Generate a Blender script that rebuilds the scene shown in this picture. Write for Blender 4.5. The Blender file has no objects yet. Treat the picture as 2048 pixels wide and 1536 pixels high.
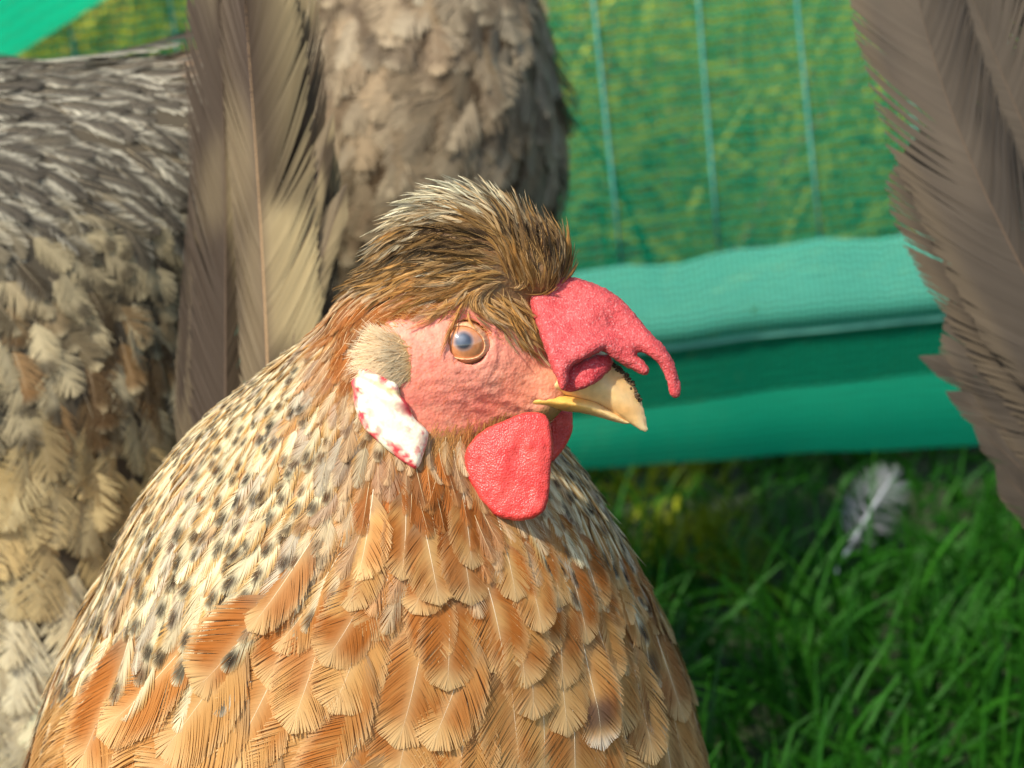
import bpy, math, random
import numpy as np
from mathutils import Matrix, Vector
random.seed(7)
RNG = np.random.default_rng(11)
SC = bpy.context.scene
COL = SC.collection

# ------------------------------------------------------------------ camera
PITCH, ROLL, CAMH = math.radians(16.0), math.radians(4.6), 0.38
F0 = np.array([0, math.cos(PITCH), -math.sin(PITCH)])
R0 = np.array([1.0, 0, 0]); U0 = np.array([0, math.sin(PITCH), math.cos(PITCH)])
CR = math.cos(ROLL) * R0 - math.sin(ROLL) * U0
CU = math.cos(ROLL) * U0 + math.sin(ROLL) * R0
CF = F0
CC = np.array([0, 0, CAMH])
cd = bpy.data.cameras.new('camera'); cam = bpy.data.objects.new('camera', cd); COL.objects.link(cam)
m = Matrix.Identity(4)
for i in range(3):
    m[i][0] = CR[i]; m[i][1] = CU[i]; m[i][2] = -CF[i]; m[i][3] = CC[i]
cam.matrix_world = m
cd.sensor_width = 36; cd.lens = 36 / 0.4096; cd.clip_start = 0.02; cd.clip_end = 2000
cd.dof.use_dof = True; cd.dof.focus_distance = 0.500; cd.dof.aperture_fstop = 25
SC.camera = cam

def P(px, py, d):
    """world point seen at photo pixel (px, py), d metres along the view axis"""
    px = np.asarray(px, float); py = np.asarray(py, float); d = np.asarray(d, float)
    return CC + d[..., None] * CF + ((px - 1024) * d * 2e-4)[..., None] * CR + ((768 - py) * d * 2e-4)[..., None] * CU

# ------------------------------------------------------------------ light
sv = -0.56 * CR + 0.66 * CU - 0.84 * CF            # towards the sun
sv = sv / np.linalg.norm(sv)
EL = math.asin(sv[2]); AZ = math.atan2(sv[0], sv[1])
w = bpy.data.worlds.new("World"); SC.world = w; w.use_nodes = True
nt = w.node_tree; nt.nodes.clear()
sky = nt.nodes.new('ShaderNodeTexSky'); sky.sky_type = 'NISHITA'; sky.sun_disc = False
sky.sun_elevation = EL; sky.sun_rotation = AZ
bg = nt.nodes.new('ShaderNodeBackground'); bg.inputs[1].default_value = 0.15
wo = nt.nodes.new('ShaderNodeOutputWorld')
nt.links.new(sky.outputs[0], bg.inputs[0]); nt.links.new(bg.outputs[0], wo.inputs[0])
sl = bpy.data.lights.new('sun', 'SUN'); sl.energy = 3.5; sl.angle = math.radians(2.5); sl.color = (1, 0.95, 0.83)
so = bpy.data.objects.new('sun', sl); COL.objects.link(so)
so.rotation_euler = Vector(sv).to_track_quat('Z', 'Y').to_euler()
so.location = (-2, -2, 3)
vs = SC.view_settings; vs.view_transform = 'Standard'; vs.look = 'None'; vs.exposure = 0.66; vs.gamma = 1
SC.cycles.max_bounces = 8; SC.cycles.transparent_max_bounces = 16

# ------------------------------------------------------------------ helpers
def lin(r, g, b):
    c = np.array([r, g, b], float) / 255
    return np.where(c <= 0.04045, c / 12.92, ((c + 0.055) / 1.055) ** 2.4)

def norm(v):
    return v / np.maximum(np.linalg.norm(v, axis=-1, keepdims=True), 1e-9)

def sstep(a, b, x):
    t = np.clip((x - a) / (b - a), 0, 1); return t * t * (3 - 2 * t)

def hash3(i, j, k, seed):
    n = (i * 374761393 + j * 668265263 + k * 2147483647 + seed * 1274126177) & 0xffffffff
    n = ((n ^ (n >> 13)) * 1274126177) & 0xffffffff
    n = (n ^ (n >> 16)) & 0xffffffff
    return n / 4294967295.0

def vnoise(p, scale, seed=0):
    q = p * scale; b = np.floor(q).astype(np.int64); f = q - b; f = f * f * (3 - 2 * f)
    r = 0
    for dx in (0, 1):
        for dy in (0, 1):
            for dz in (0, 1):
                wgt = (f[..., 0] if dx else 1 - f[..., 0]) * (f[..., 1] if dy else 1 - f[..., 1]) * (f[..., 2] if dz else 1 - f[..., 2])
                r = r + wgt * hash3(b[..., 0] + dx, b[..., 1] + dy, b[..., 2] + dz, seed)
    return r

def fbm(p, scale, seed=0, oc=3):
    r, a, t = 0, 1, 0
    for o in range(oc):
        r = r + a * vnoise(p, scale * 2 ** o, seed + o * 17); t += a; a *= 0.5
    return r / t

def tag(o, label=None, cat=None, group=None, kind=None):
    if label: o['label'] = label
    if cat: o['category'] = cat
    if group: o['group'] = group
    if kind: o['kind'] = kind
    return o

def empty(name, loc):
    o = bpy.data.objects.new(name, None); COL.objects.link(o); o.location = loc; o.empty_display_size = 0.05
    return o

def origin(o):
    v = np.zeros(3)
    while o is not None:
        v = v + np.array(o.location); o = o.parent
    return v

def mesh_obj(name, V, F, mat, parent=None, cols=None, smooth=True, label=None, loc=None):
    """V in world metres; F a (n,4) or (n,3) int array, or a list of both"""
    me = bpy.data.meshes.new(name)
    V = np.asarray(V, float)
    base = origin(parent) if parent is not None else (np.zeros(3) if loc is None else np.array(loc, float))
    V = V - base
    Fs = F if isinstance(F, list) else [F]
    Fs = [np.asarray(f, np.int64) for f in Fs if len(f)]
    me.vertices.add(len(V)); me.vertices.foreach_set('co', V.astype(np.float32).ravel())
    loops = np.concatenate([f.ravel() for f in Fs])
    tot = np.concatenate([np.full(len(f), f.shape[1]) for f in Fs])
    start = np.concatenate([[0], np.cumsum(tot)[:-1]])
    me.loops.add(len(loops)); me.loops.foreach_set('vertex_index', loops.astype(np.int32))
    me.polygons.add(len(tot)); me.polygons.foreach_set('loop_start', start.astype(np.int32))
    me.polygons.foreach_set('loop_total', tot.astype(np.int32))
    if smooth: me.polygons.foreach_set('use_smooth', np.ones(len(tot), bool))
    if cols is not None:
        a = me.attributes.new('tint', 'FLOAT_COLOR', 'POINT')
        c4 = np.ones((len(V), 4), np.float32); c4[:, :3] = cols
        a.data.foreach_set('color', c4.ravel())
    me.update(calc_edges=True); me.validate()
    me.materials.append(mat)
    o = bpy.data.objects.new(name, me); COL.objects.link(o)
    if parent is not None: o.parent = parent
    elif loc is not None: o.location = loc
    if label: o['label'] = label
    return o

# ------------------------------------------------------------------ materials
def new_mat(name):
    mt = bpy.data.materials.new(name); mt.use_nodes = True
    n = mt.node_tree; n.nodes.clear()
    out = n.nodes.new('ShaderNodeOutputMaterial')
    return mt, n, out

def N(n, t, **kw):
    x = n.nodes.new(t)
    for k, v in kw.items(): setattr(x, k, v)
    return x

def feather_mat(name, transl=0.26, rough=0.6, spec=0.12, sheen=0.0):
    mt, n, out = new_mat(name)
    at = N(n, 'ShaderNodeAttribute', attribute_name='tint')
    b = N(n, 'ShaderNodeBsdfPrincipled'); b.inputs['Roughness'].default_value = rough
    b.inputs['Specular IOR Level'].default_value = spec
    b.inputs['Sheen Weight'].default_value = sheen
    t = N(n, 'ShaderNodeBsdfTranslucent'); mx = N(n, 'ShaderNodeMixShader'); mx.inputs[0].default_value = transl
    n.links.new(at.outputs['Color'], b.inputs['Base Color']); n.links.new(at.outputs['Color'], t.inputs['Color'])
    n.links.new(b.outputs[0], mx.inputs[1]); n.links.new(t.outputs[0], mx.inputs[2]); n.links.new(mx.outputs[0], out.inputs[0])
    return mt

def skin_mat(name, bump=0.4, scale=900, rough=0.5, sss=0.25, speck=0.0, spec=0.35, noise_scale=350, fine=2600):
    """flesh: tint attribute, pebbled bump, optional pale dry specks"""
    mt, n, out = new_mat(name)
    at = N(n, 'ShaderNodeAttribute', attribute_name='tint')
    tc = N(n, 'ShaderNodeTexCoord')
    vo = N(n, 'ShaderNodeTexVoronoi'); vo.inputs['Scale'].default_value = scale
    no = N(n, 'ShaderNodeTexNoise'); no.inputs['Scale'].default_value = noise_scale; no.inputs['Detail'].default_value = 6
    n2 = N(n, 'ShaderNodeTexNoise'); n2.inputs['Scale'].default_value = fine; n2.inputs['Detail'].default_value = 3
    for x in (vo, no, n2): n.links.new(tc.outputs['Object'], x.inputs['Vector'])
    a1 = N(n, 'ShaderNodeMath', operation='MULTIPLY_ADD'); a1.inputs[1].default_value = 1.2
    n.links.new(no.outputs['Fac'], a1.inputs[0]); n.links.new(vo.outputs['Distance'], a1.inputs[2])
    a2 = N(n, 'ShaderNodeMath', operation='MULTIPLY_ADD'); a2.inputs[1].default_value = 0.4
    n.links.new(n2.outputs['Fac'], a2.inputs[0]); n.links.new(a1.outputs[0], a2.inputs[2])
    bp = N(n, 'ShaderNodeBump'); bp.inputs['Strength'].default_value = bump; bp.inputs['Distance'].default_value = 0.0006
    n.links.new(a2.outputs[0], bp.inputs['Height'])
    b = N(n, 'ShaderNodeBsdfPrincipled'); b.inputs['Roughness'].default_value = rough
    b.inputs['Specular IOR Level'].default_value = spec
    b.inputs['Subsurface Weight'].default_value = sss
    b.inputs['Subsurface Radius'].default_value = (1.0, 0.25, 0.18); b.inputs['Subsurface Scale'].default_value = 0.0015
    n.links.new(bp.outputs[0], b.inputs['Normal'])
    # colour variation
    mr = N(n, 'ShaderNodeMapRange'); mr.inputs[1].default_value = 0.3; mr.inputs[2].default_value = 0.7
    mr.inputs[3].default_value = 0.86; mr.inputs[4].default_value = 1.1
    n.links.new(no.outputs['Fac'], mr.inputs[0])
    mul = N(n, 'ShaderNodeMix', data_type='RGBA', blend_type='MULTIPLY'); mul.inputs[0].default_value = 1
    n.links.new(at.outputs['Color'], mul.inputs[6]); n.links.new(mr.outputs[0], mul.inputs[7])
    last = mul.outputs[2]
    if speck > 0:
        cr = N(n, 'ShaderNodeValToRGB'); cr.color_ramp.elements[0].position = 0.56; cr.color_ramp.elements[1].position = 0.68
        n.links.new(n2.outputs['Fac'], cr.inputs[0])
        ml = N(n, 'ShaderNodeMath', operation='MULTIPLY'); ml.inputs[1].default_value = speck
        n.links.new(cr.outputs[0], ml.inputs[0])
        mx = N(n, 'ShaderNodeMix', data_type='RGBA'); mx.inputs[7].default_value = (0.75, 0.5, 0.45, 1)
        n.links.new(ml.outputs[0], mx.inputs[0]); n.links.new(last, mx.inputs[6]); last = mx.outputs[2]
    n.links.new(last, b.inputs['Base Color']); n.links.new(b.outputs[0], out.inputs[0])
    return mt

def plain_mat(name, rgb=None, rough=0.5, spec=0.4, bump=0, scale=400, sss=0, coat=0):
    mt, n, out = new_mat(name)
    b = N(n, 'ShaderNodeBsdfPrincipled'); b.inputs['Roughness'].default_value = rough
    b.inputs['Specular IOR Level'].default_value = spec
    b.inputs['Coat Weight'].default_value = coat; b.inputs['Coat Roughness'].default_value = 0.03
    if sss:
        b.inputs['Subsurface Weight'].default_value = sss; b.inputs['Subsurface Scale'].default_value = 0.002
        b.inputs['Subsurface Radius'].default_value = (1, 0.6, 0.35)
    tc = N(n, 'ShaderNodeTexCoord'); no = N(n, 'ShaderNodeTexNoise'); no.inputs['Scale'].default_value = scale; no.inputs['Detail'].default_value = 5
    n.links.new(tc.outputs['Object'], no.inputs['Vector'])
    mr = N(n, 'ShaderNodeMapRange'); mr.inputs[1].default_value = 0.3; mr.inputs[2].default_value = 0.7; mr.inputs[3].default_value = 0.85; mr.inputs[4].default_value = 1.1
    n.links.new(no.outputs['Fac'], mr.inputs[0])
    mul = N(n, 'ShaderNodeMix', data_type='RGBA', blend_type='MULTIPLY'); mul.inputs[0].default_value = 1
    if rgb is None:
        at = N(n, 'ShaderNodeAttribute', attribute_name='tint'); n.links.new(at.outputs['Color'], mul.inputs[6])
    else:
        mul.inputs[6].default_value = (*rgb, 1)
    n.links.new(mr.outputs[0], mul.inputs[7]); n.links.new(mul.outputs[2], b.inputs['Base Color'])
    if bump:
        bp = N(n, 'ShaderNodeBump'); bp.inputs['Strength'].default_value = bump; bp.inputs['Distance'].default_value = 0.0005
        n.links.new(no.outputs['Fac'], bp.inputs['Height']); n.links.new(bp.outputs[0], b.inputs['Normal'])
    n.links.new(b.outputs[0], out.inputs[0])
    return mt

def net_mat(name, rgb, thread, open_amt, row=0.0046, transl=0.35, colvar=0.25):
    """knitted shade netting: wavy rows of thread with see-through gaps; uses the UV-like attribute 'cloth' in metres"""
    mt, n, out = new_mat(name)
    at = N(n, 'ShaderNodeAttribute', attribute_name='cloth')
    sx = N(n, 'ShaderNodeSeparateXYZ'); n.links.new(at.outputs['Vector'], sx.inputs[0])
    nz = N(n, 'ShaderNodeTexNoise'); nz.inputs['Scale'].default_value = 60; nz.inputs['Detail'].default_value = 2
    n.links.new(at.outputs['Vector'], nz.inputs['Vector'])
    wob = N(n, 'ShaderNodeMath', operation='SINE')
    k = N(n, 'ShaderNodeMath', operation='MULTIPLY'); k.inputs[1].default_value = 2 * math.pi / 0.0075
    n.links.new(sx.outputs[0], k.inputs[0]); n.links.new(k.outputs[0], wob.inputs[0])
    w1 = N(n, 'ShaderNodeMath', operation='MULTIPLY_ADD'); w1.inputs[1].default_value = 0.00035
    n.links.new(wob.outputs[0], w1.inputs[0]); n.links.new(sx.outputs[1], w1.inputs[2])
    w2 = N(n, 'ShaderNodeMath', operation='MULTIPLY_ADD'); w2.inputs[1].default_value = 0.004
    n.links.new(nz.outputs['Fac'], w2.inputs[0]); n.links.new(w1.outputs[0], w2.inputs[2])
    f = N(n, 'ShaderNodeMath', operation='MULTIPLY'); f.inputs[1].default_value = 2 * math.pi / row
    n.links.new(w2.outputs[0], f.inputs[0])
    s1 = N(n, 'ShaderNodeMath', operation='SINE'); n.links.new(f.outputs[0], s1.inputs[0])
    kx = N(n, 'ShaderNodeMath', operation='MULTIPLY'); kx.inputs[1].default_value = 2 * math.pi / 0.0025
    n.links.new(sx.outputs[0], kx.inputs[0])
    s2 = N(n, 'ShaderNodeMath', operation='SINE'); n.links.new(kx.outputs[0], s2.inputs[0])
    ad = N(n, 'ShaderNodeMath', operation='MULTIPLY_ADD'); ad.inputs[1].default_value = 0.35
    n.links.new(s2.outputs[0], ad.inputs[0]); n.links.new(s1.outputs[0], ad.inputs[2])
    op = N(n, 'ShaderNodeMapRange'); op.inputs[1].default_value = -0.9; op.inputs[2].default_value = 0.9
    op.inputs[3].default_value = open_amt; op.inputs[4].default_value = thread
    n.links.new(ad.outputs[0], op.inputs[0])
    b = N(n, 'ShaderNodeBsdfPrincipled'); b.inputs['Roughness'].default_value = 0.7; b.inputs['Specular IOR Level'].default_value = 0.2
    cv = N(n, 'ShaderNodeMapRange'); cv.inputs[1].default_value = -1.3; cv.inputs[2].default_value = 1.3
    cv.inputs[3].default_value = 1 - colvar; cv.inputs[4].default_value = 1 + colvar * 0.4
    n.links.new(ad.outputs[0], cv.inputs[0])
    mul = N(n, 'ShaderNodeMix', data_type='RGBA', blend_type='MULTIPLY'); mul.inputs[0].default_value = 1
    mul.inputs[6].default_value = (*rgb, 1); n.links.new(cv.outputs[0], mul.inputs[7])
    n.links.new(mul.outputs[2], b.inputs['Base Color'])
    t = N(n, 'ShaderNodeBsdfTranslucent'); n.links.new(mul.outputs[2], t.inputs['Color'])
    m1 = N(n, 'ShaderNodeMixShader'); m1.inputs[0].default_value = transl
    n.links.new(b.outputs[0], m1.inputs[1]); n.links.new(t.outputs[0], m1.inputs[2])
    tr = N(n, 'ShaderNodeBsdfTransparent'); m2 = N(n, 'ShaderNodeMixShader')
    n.links.new(op.outputs[0], m2.inputs[0]); n.links.new(tr.outputs[0], m2.inputs[1]); n.links.new(m1.outputs[0], m2.inputs[2])
    n.links.new(m2.outputs[0], out.inputs[0])
    return mt

M_FEATHER = feather_mat('feather')
M_DOWN = feather_mat('soft_down', transl=0.25, rough=0.8, spec=0.1)
M_SKIN = skin_mat('face_skin', bump=0.2, scale=1400, noise_scale=500, rough=0.55, sss=0.2)
M_COMB = skin_mat('comb_skin', bump=0.34, scale=2300, rough=0.55, sss=0.2, speck=0.28, spec=0.3, fine=2200)
M_WATTLE = skin_mat('wattle_skin', bump=0.32, scale=2600, rough=0.36, sss=0.3, speck=0.08, spec=0.4)
M_LOBE = skin_mat('earlobe_skin', bump=0.12, scale=1200, rough=0.5, sss=0.2, spec=0.3)
M_BEAK = plain_mat('beak_horn', None, rough=0.42, spec=0.45, bump=0.12, scale=500, sss=0.25)
M_EYE = plain_mat('eye_surface', None, rough=0.12, spec=0.6, scale=900, coat=1.0)
M_DIRT = plain_mat('dirt', tuple(lin(84, 66, 48)), rough=0.9, spec=0.1, bump=0.8, scale=1500)
M_LEG = plain_mat('leg_scales', tuple(lin(190, 170, 120)), rough=0.6, bump=0.6, scale=350)

# ------------------------------------------------------------------ implicit surfaces
def cap(p, a, b, ra, rb):
    a = np.asarray(a, float); b = np.asarray(b, float); ab = b - a
    t = np.clip(((p - a) @ ab) / (ab @ ab), 0, 1)
    return np.linalg.norm(p - a - t[..., None] * ab, axis=-1) - (ra + (rb - ra) * t)

def ell(p, c, r):
    q = (p - np.asarray(c, float)); r = np.asarray(r, float)
    k0 = np.linalg.norm(q / r, axis=-1); k1 = np.linalg.norm(q / (r * r), axis=-1)
    return k0 * (k0 - 1) / np.maximum(k1, 1e-9)

def smin(a, b, k):
    h = np.clip(0.5 + 0.5 * (b - a) / k, 0, 1); return b + (a - b) * h - k * h * (1 - h)

def smax(a, b, k): return -smin(-a, -b, k)

def grad(f, p, e=0.02):
    g = np.stack([f(p + np.eye(3)[i] * e) - f(p - np.eye(3)[i] * e) for i in range(3)], -1)
    return norm(g)

def surfnet(f, xs, ys, zs):
    nx, ny, nz = len(xs), len(ys), len(zs)
    Fv = np.empty((nx, ny, nz))
    YY, ZZ = np.meshgrid(ys, zs, indexing='ij')
    for i in range(0, nx, 8):
        xx = xs[i:i + 8]
        pts = np.empty((len(xx), ny, nz, 3)); pts[..., 0] = xx[:, None, None]; pts[..., 1] = YY; pts[..., 2] = ZZ
        Fv[i:i + 8] = f(pts)
    S = Fv < 0
    cnt = np.zeros((nx - 1, ny - 1, nz - 1), np.int8)
    for a in (0, 1):
        for b in (0, 1):
            for c in (0, 1):
                cnt += S[a:nx - 1 + a, b:ny - 1 + b, c:nz - 1 + c]
    act = (cnt > 0) & (cnt < 8)
    I, J, K = np.nonzero(act)
    idx = -np.ones(act.shape, np.int64); idx[I, J, K] = np.arange(len(I))
    pos = np.zeros((len(I), 3)); num = np.zeros(len(I))
    ax = [xs, ys, zs]
    for d in range(3):
        o = [k for k in range(3) if k != d]
        for a in (0, 1):
            for b in (0, 1):
                q0 = [I.copy(), J.copy(), K.copy()]; q0[o[0]] += a; q0[o[1]] += b
                q1 = [v.copy() for v in q0]; q1[d] += 1
                f0 = Fv[tuple(q0)]; f1 = Fv[tuple(q1)]
                cr = (f0 < 0) != (f1 < 0)
                t = np.where(cr, f0 / np.where(cr, f0 - f1, 1), 0)
                pt = np.stack([ax[k][q0[k]] for k in range(3)], -1).astype(float)
                pt[:, d] += t * (ax[d][q1[d]] - ax[d][q0[d]])
                pos += pt * cr[:, None]; num += cr
    V = pos / num[:, None]
    quads = []
    for d in range(3):
        o1, o2 = (d + 1) % 3, (d + 2) % 3
        sl0 = [slice(None)] * 3; sl1 = [slice(None)] * 3
        sl0[d] = slice(0, -1); sl1[d] = slice(1, None)
        s0 = S[tuple(sl0)]; s1 = S[tuple(sl1)]
        E = np.nonzero(s0 != s1); E = [e.copy() for e in E]
        lim = [nx, ny, nz]
        ok = (E[o1] > 0) & (E[o2] > 0) & (E[o1] < lim[o1] - 1) & (E[o2] < lim[o2] - 1)
        E = [e[ok] for e in E]
        inside = s0[tuple(E)]
        def cell(a, b):
            q = [e.copy() for e in E]; q[o1] -= a; q[o2] -= b
            return idx[tuple(q)]
        q = np.stack([cell(1, 1), cell(0, 1), cell(0, 0), cell(1, 0)], -1)
        q[~inside] = q[~inside][:, ::-1]
        quads.append(q)
    Q = np.concatenate(quads)
    return V, Q[(Q >= 0).all(1)]

def sample_surface(V, Q, n):
    a, b, c, d = (V[Q[:, i]] for i in range(4))
    ar = np.linalg.norm(np.cross(c - a, d - b), axis=-1)
    pk = RNG.choice(len(Q), n, p=ar / ar.sum())
    u = RNG.random((n, 1)); v = RNG.random((n, 1))
    return (a[pk] * (1 - u) + b[pk] * u) * (1 - v) + (d[pk] * (1 - u) + c[pk] * u) * v

def poisson(pts, r):
    """greedy dart throwing with a radius per point"""
    cs = float(r.max()); grid = {}; keep = []
    cells = np.floor(pts / cs).astype(int)
    for i in range(len(pts)):
        c = cells[i]; ok = True; p = pts[i]; ri = r[i]
        for dx in (-1, 0, 1):
            for dy in (-1, 0, 1):
                for dz in (-1, 0, 1):
                    for j in grid.get((c[0] + dx, c[1] + dy, c[2] + dz), ()):
                        q = pts[j]
                        if (p[0] - q[0]) ** 2 + (p[1] - q[1]) ** 2 + (p[2] - q[2]) ** 2 < (min(ri, r[j])) ** 2:
                            ok = False; break
                    if not ok: break
                if not ok: break
            if not ok: break
        if ok:
            grid.setdefault(tuple(c), []).append(i); keep.append(i)
    return np.array(keep, int)

# 2-D outlines
def smooth_poly(pts, n=5):
    p = np.asarray(pts, float); out = []
    k = len(p)
    for i in range(k):
        p0, p1, p2, p3 = p[(i - 1) % k], p[i], p[(i + 1) % k], p[(i + 2) % k]
        for t in np.arange(n) / n:
            out.append(0.5 * ((2 * p1) + (-p0 + p2) * t + (2 * p0 - 5 * p1 + 4 * p2 - p3) * t * t + (-p0 + 3 * p1 - 3 * p2 + p3) * t ** 3))
    return np.array(out)

def poly_sdf(q, poly):
    a = poly; b = np.roll(poly, -1, 0)
    q = np.asarray(q, float); sh = q.shape[:-1]; q = q.reshape(-1, 2)
    d = np.full(len(q), 1e9); ins = np.zeros(len(q), bool)
    for i in range(len(a)):
        e = b[i] - a[i]; wv = q - a[i]
        t = np.clip((wv @ e) / max(e @ e, 1e-12), 0, 1)
        d = np.minimum(d, np.linalg.norm(wv - t[:, None] * e, axis=-1))
        c = (a[i, 1] > q[:, 1]) != (b[i, 1] > q[:, 1])
        with np.errstate(divide='ignore', invalid='ignore'):
            xi = (b[i, 0] - a[i, 0]) * (q[:, 1] - a[i, 1]) / (b[i, 1] - a[i, 1]) + a[i, 0]
        ins ^= c & (q[:, 0] < xi)
    return np.where(ins, -d, d).reshape(sh)

# ------------------------------------------------------------------ feathers
def interp(A, u):
    """A (N,K,3), u (N,...) in 0..1 -> (N,...,3)"""
    Kk = A.shape[1]; x = np.clip(u, 0, 1) * (Kk - 1); i = np.minimum(np.floor(x).astype(int), Kk - 2); f = (x - i)[..., None]
    n = np.arange(A.shape[0]).reshape((-1,) + (1,) * (u.ndim - 1))
    return A[n, i] * (1 - f) + A[n, i + 1] * f

def shape_round(u):      # broad contour feather
    return np.where(u < 0.55, 0.45 + 0.55 * sstep(0, 0.55, u), np.sqrt(np.clip(1 - ((u - 0.55) / 0.452) ** 2.3, 0, 1)))
def shape_lance(u):      # pointed hackle
    return np.where(u < 0.35, 0.5 + 0.5 * sstep(0, 0.35, u), np.clip(1 - ((u - 0.35) / 0.68) ** 1.5, 0, 1))
def shape_hackle(u):
    return np.where(u < 0.45, 0.6 + 0.4 * sstep(0, 0.45, u), np.sqrt(np.clip(1 - ((u - 0.45) / 0.56) ** 1.8, 0, 1)))
def shape_long(u):       # flight / tail feather
    return np.where(u < 0.3, 0.25 + 0.75 * sstep(0, 0.3, u), np.where(u < 0.8, 1.0, np.sqrt(np.clip(1 - ((u - 0.8) / 0.203) ** 2, 0, 1))))

def make_feathers(Cl, Nl, L, W, nb, shape, colour, t0=0.08, reach=0.35, M=4, clump=0.02, camber=0.12, taper=0.55,
                  shaft=0.02, shaft_col=None, tilt=0.35, asym=None, gap=1.06, jit=0.012, splits=0, ragged=0.03):
    """Cl centre lines (N,K,3), Nl normals (N,K,3), L lengths, W half widths. Returns verts, quads, colours.
    Every barb is its own tapered strip; colour(u, v, j, fid) -> rgb"""
    Nn, Kk = Cl.shape[:2]; TM = 0.88; reach = min(reach, 0.46)      # barbs leave the shaft up to TM and fan out beyond it
    T = norm(np.gradient(Cl, axis=1)); S = norm(np.cross(T, Nl)); Nl = norm(np.cross(S, T))
    Vs, Qs, Cs = [], [], []; off = 0
    fid = np.arange(Nn)
    j = np.arange(nb)
    for side in (-1, 1):
        tj = t0 + (TM - t0) * (j + 0.5) / nb
        tj = np.broadcast_to(tj, (Nn, nb)).copy()
        ph = RNG.random((Nn, 1)) * 6.28; fr = RNG.uniform(0.25, 0.8, (Nn, 1))
        sh = clump * (np.sin(j * fr + ph) + 0.6 * np.sin(j * fr * 2.3 + ph * 3)) + RNG.normal(0, jit, (Nn, nb))
        if splits:
            for _ in range(splits):
                c = RNG.uniform(0.25, 0.95, (Nn, 1)); wd = RNG.uniform(0.03, 0.07, (Nn, 1)); am = RNG.uniform(0.2, 1.0, (Nn, 1))
                x = (tj - c) / wd
                sh = sh + am * 0.04 * x * np.exp(-x * x) * np.exp(0.5)
        tr = np.broadcast_to(t0 + (TM - t0) * (j + 0.5) / nb, (Nn, nb))
        ur = tr + ((1 - TM) + (reach - (1 - TM)) * np.clip((TM - tr) / (TM - 0.42), 0, 1)) * (0.6 + 0.4 * sstep(0, 0.4, tr))
        wr = W[:, None] * shape(np.clip(ur, 0, 1))
        wj = np.clip((TM + 0.004 - tr) / 0.13, 0, 1) ** 0.6
        if asym is not None: wj = wj * (asym[:, None] if side > 0 else (2 - asym[:, None]))
        s = np.linspace(0, 1, M)
        def path(ue, wv):
            u = tj[..., None] + (ue - tj)[..., None] * s ** 1.2
            v = side * wv[..., None] * s
            c = interp(Cl, u); sx = interp(S, u); nx = interp(Nl, u)
            vn = v / np.maximum(W[:, None, None], 1e-9)
            return u, vn, nx, c + sx * v[..., None] + nx * (-camber * W[:, None, None] * vn * vn)[..., None]
        _, _, _, pr = path(ur, wr * wj)                                  # the undisturbed vane: gives each strip its width
        dv = 0.5 * np.gradient(pr, axis=1)
        ue = np.clip(ur + sh * sstep(1 - TM, 0.3, 1 - tr), 0, 1)
        u, vn, nx, pos = path(ue, W[:, None] * shape(ue) * wj * (1 + RNG.normal(0, ragged, (Nn, nb))))
        pos = pos + nx * (RNG.normal(0, 0.015, (Nn, nb))[..., None] * W[:, None, None] * s)[..., None]
        hw = gap * (1 - (1 - taper) * s ** 2.5) * np.ones_like(u)
        hw[..., -1] *= 0.5
        dv = dv * hw[..., None]
        tl = tilt * (0.4 + RNG.random((Nn, nb)))[..., None]
        dv = dv + nx * (np.linalg.norm(dv, axis=-1) * tl)[..., None]
        pv = np.stack([pos - dv, pos + dv], 3)                          # N,nb,M,2,3
        cu = np.repeat(u[..., None], 2, -1); cv = np.repeat(vn[..., None], 2, -1)
        cc = colour(cu, cv, side, fid[:, None, None, None])
        bj = 1 + RNG.normal(0, 0.035, (Nn, nb))[..., None, None, None]
        cc = np.clip(cc * bj, 0, 1)
        base = np.arange(Nn * nb)[:, None] * (M * 2) + np.arange(M - 1)[None] * 2 + off
        q = np.stack([base, base + 1, base + 3, base + 2], -1).reshape(-1, 4)
        if side < 0: q = q[:, ::-1]
        Vs.append(pv.reshape(-1, 3)); Cs.append(np.broadcast_to(cc, pv.shape).reshape(-1, 3)); Qs.append(q); off += Nn * nb * M * 2
    # shaft: a little ridge of three vertices per section
    if shaft > 0:
        KS = Kk * 2
        us = np.broadcast_to(np.linspace(0, TM + 0.02, KS), (Nn, KS))
        c = interp(Cl, us); sx = interp(S, us); nx = interp(Nl, us)
        r = (shaft * (1 - us))[..., None] if np.isscalar(shaft) else (shaft[:, None] * (1 - us))[..., None]
        pv = np.stack([c - sx * r, c + nx * r * 1.2, c + sx * r], 2)
        base = (np.arange(Nn)[:, None] * KS + np.arange(KS - 1)[None]) * 3 + off
        q = np.concatenate([np.stack([base, base + 1, base + 4, base + 3], -1).reshape(-1, 4),
                            np.stack([base + 1, base + 2, base + 5, base + 4], -1).reshape(-1, 4)])
        sc = np.broadcast_to(np.asarray(shaft_col), (Nn, 3)) if shaft_col is not None else np.full((Nn, 3), 0.6)
        Cs.append(np.repeat(np.repeat(sc[:, None, None], KS, 1), 3, 2).reshape(-1, 3)); Vs.append(pv.reshape(-1, 3)); Qs.append(q)
    return np.concatenate(Vs), np.concatenate(Qs), np.concatenate(Cs)

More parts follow.
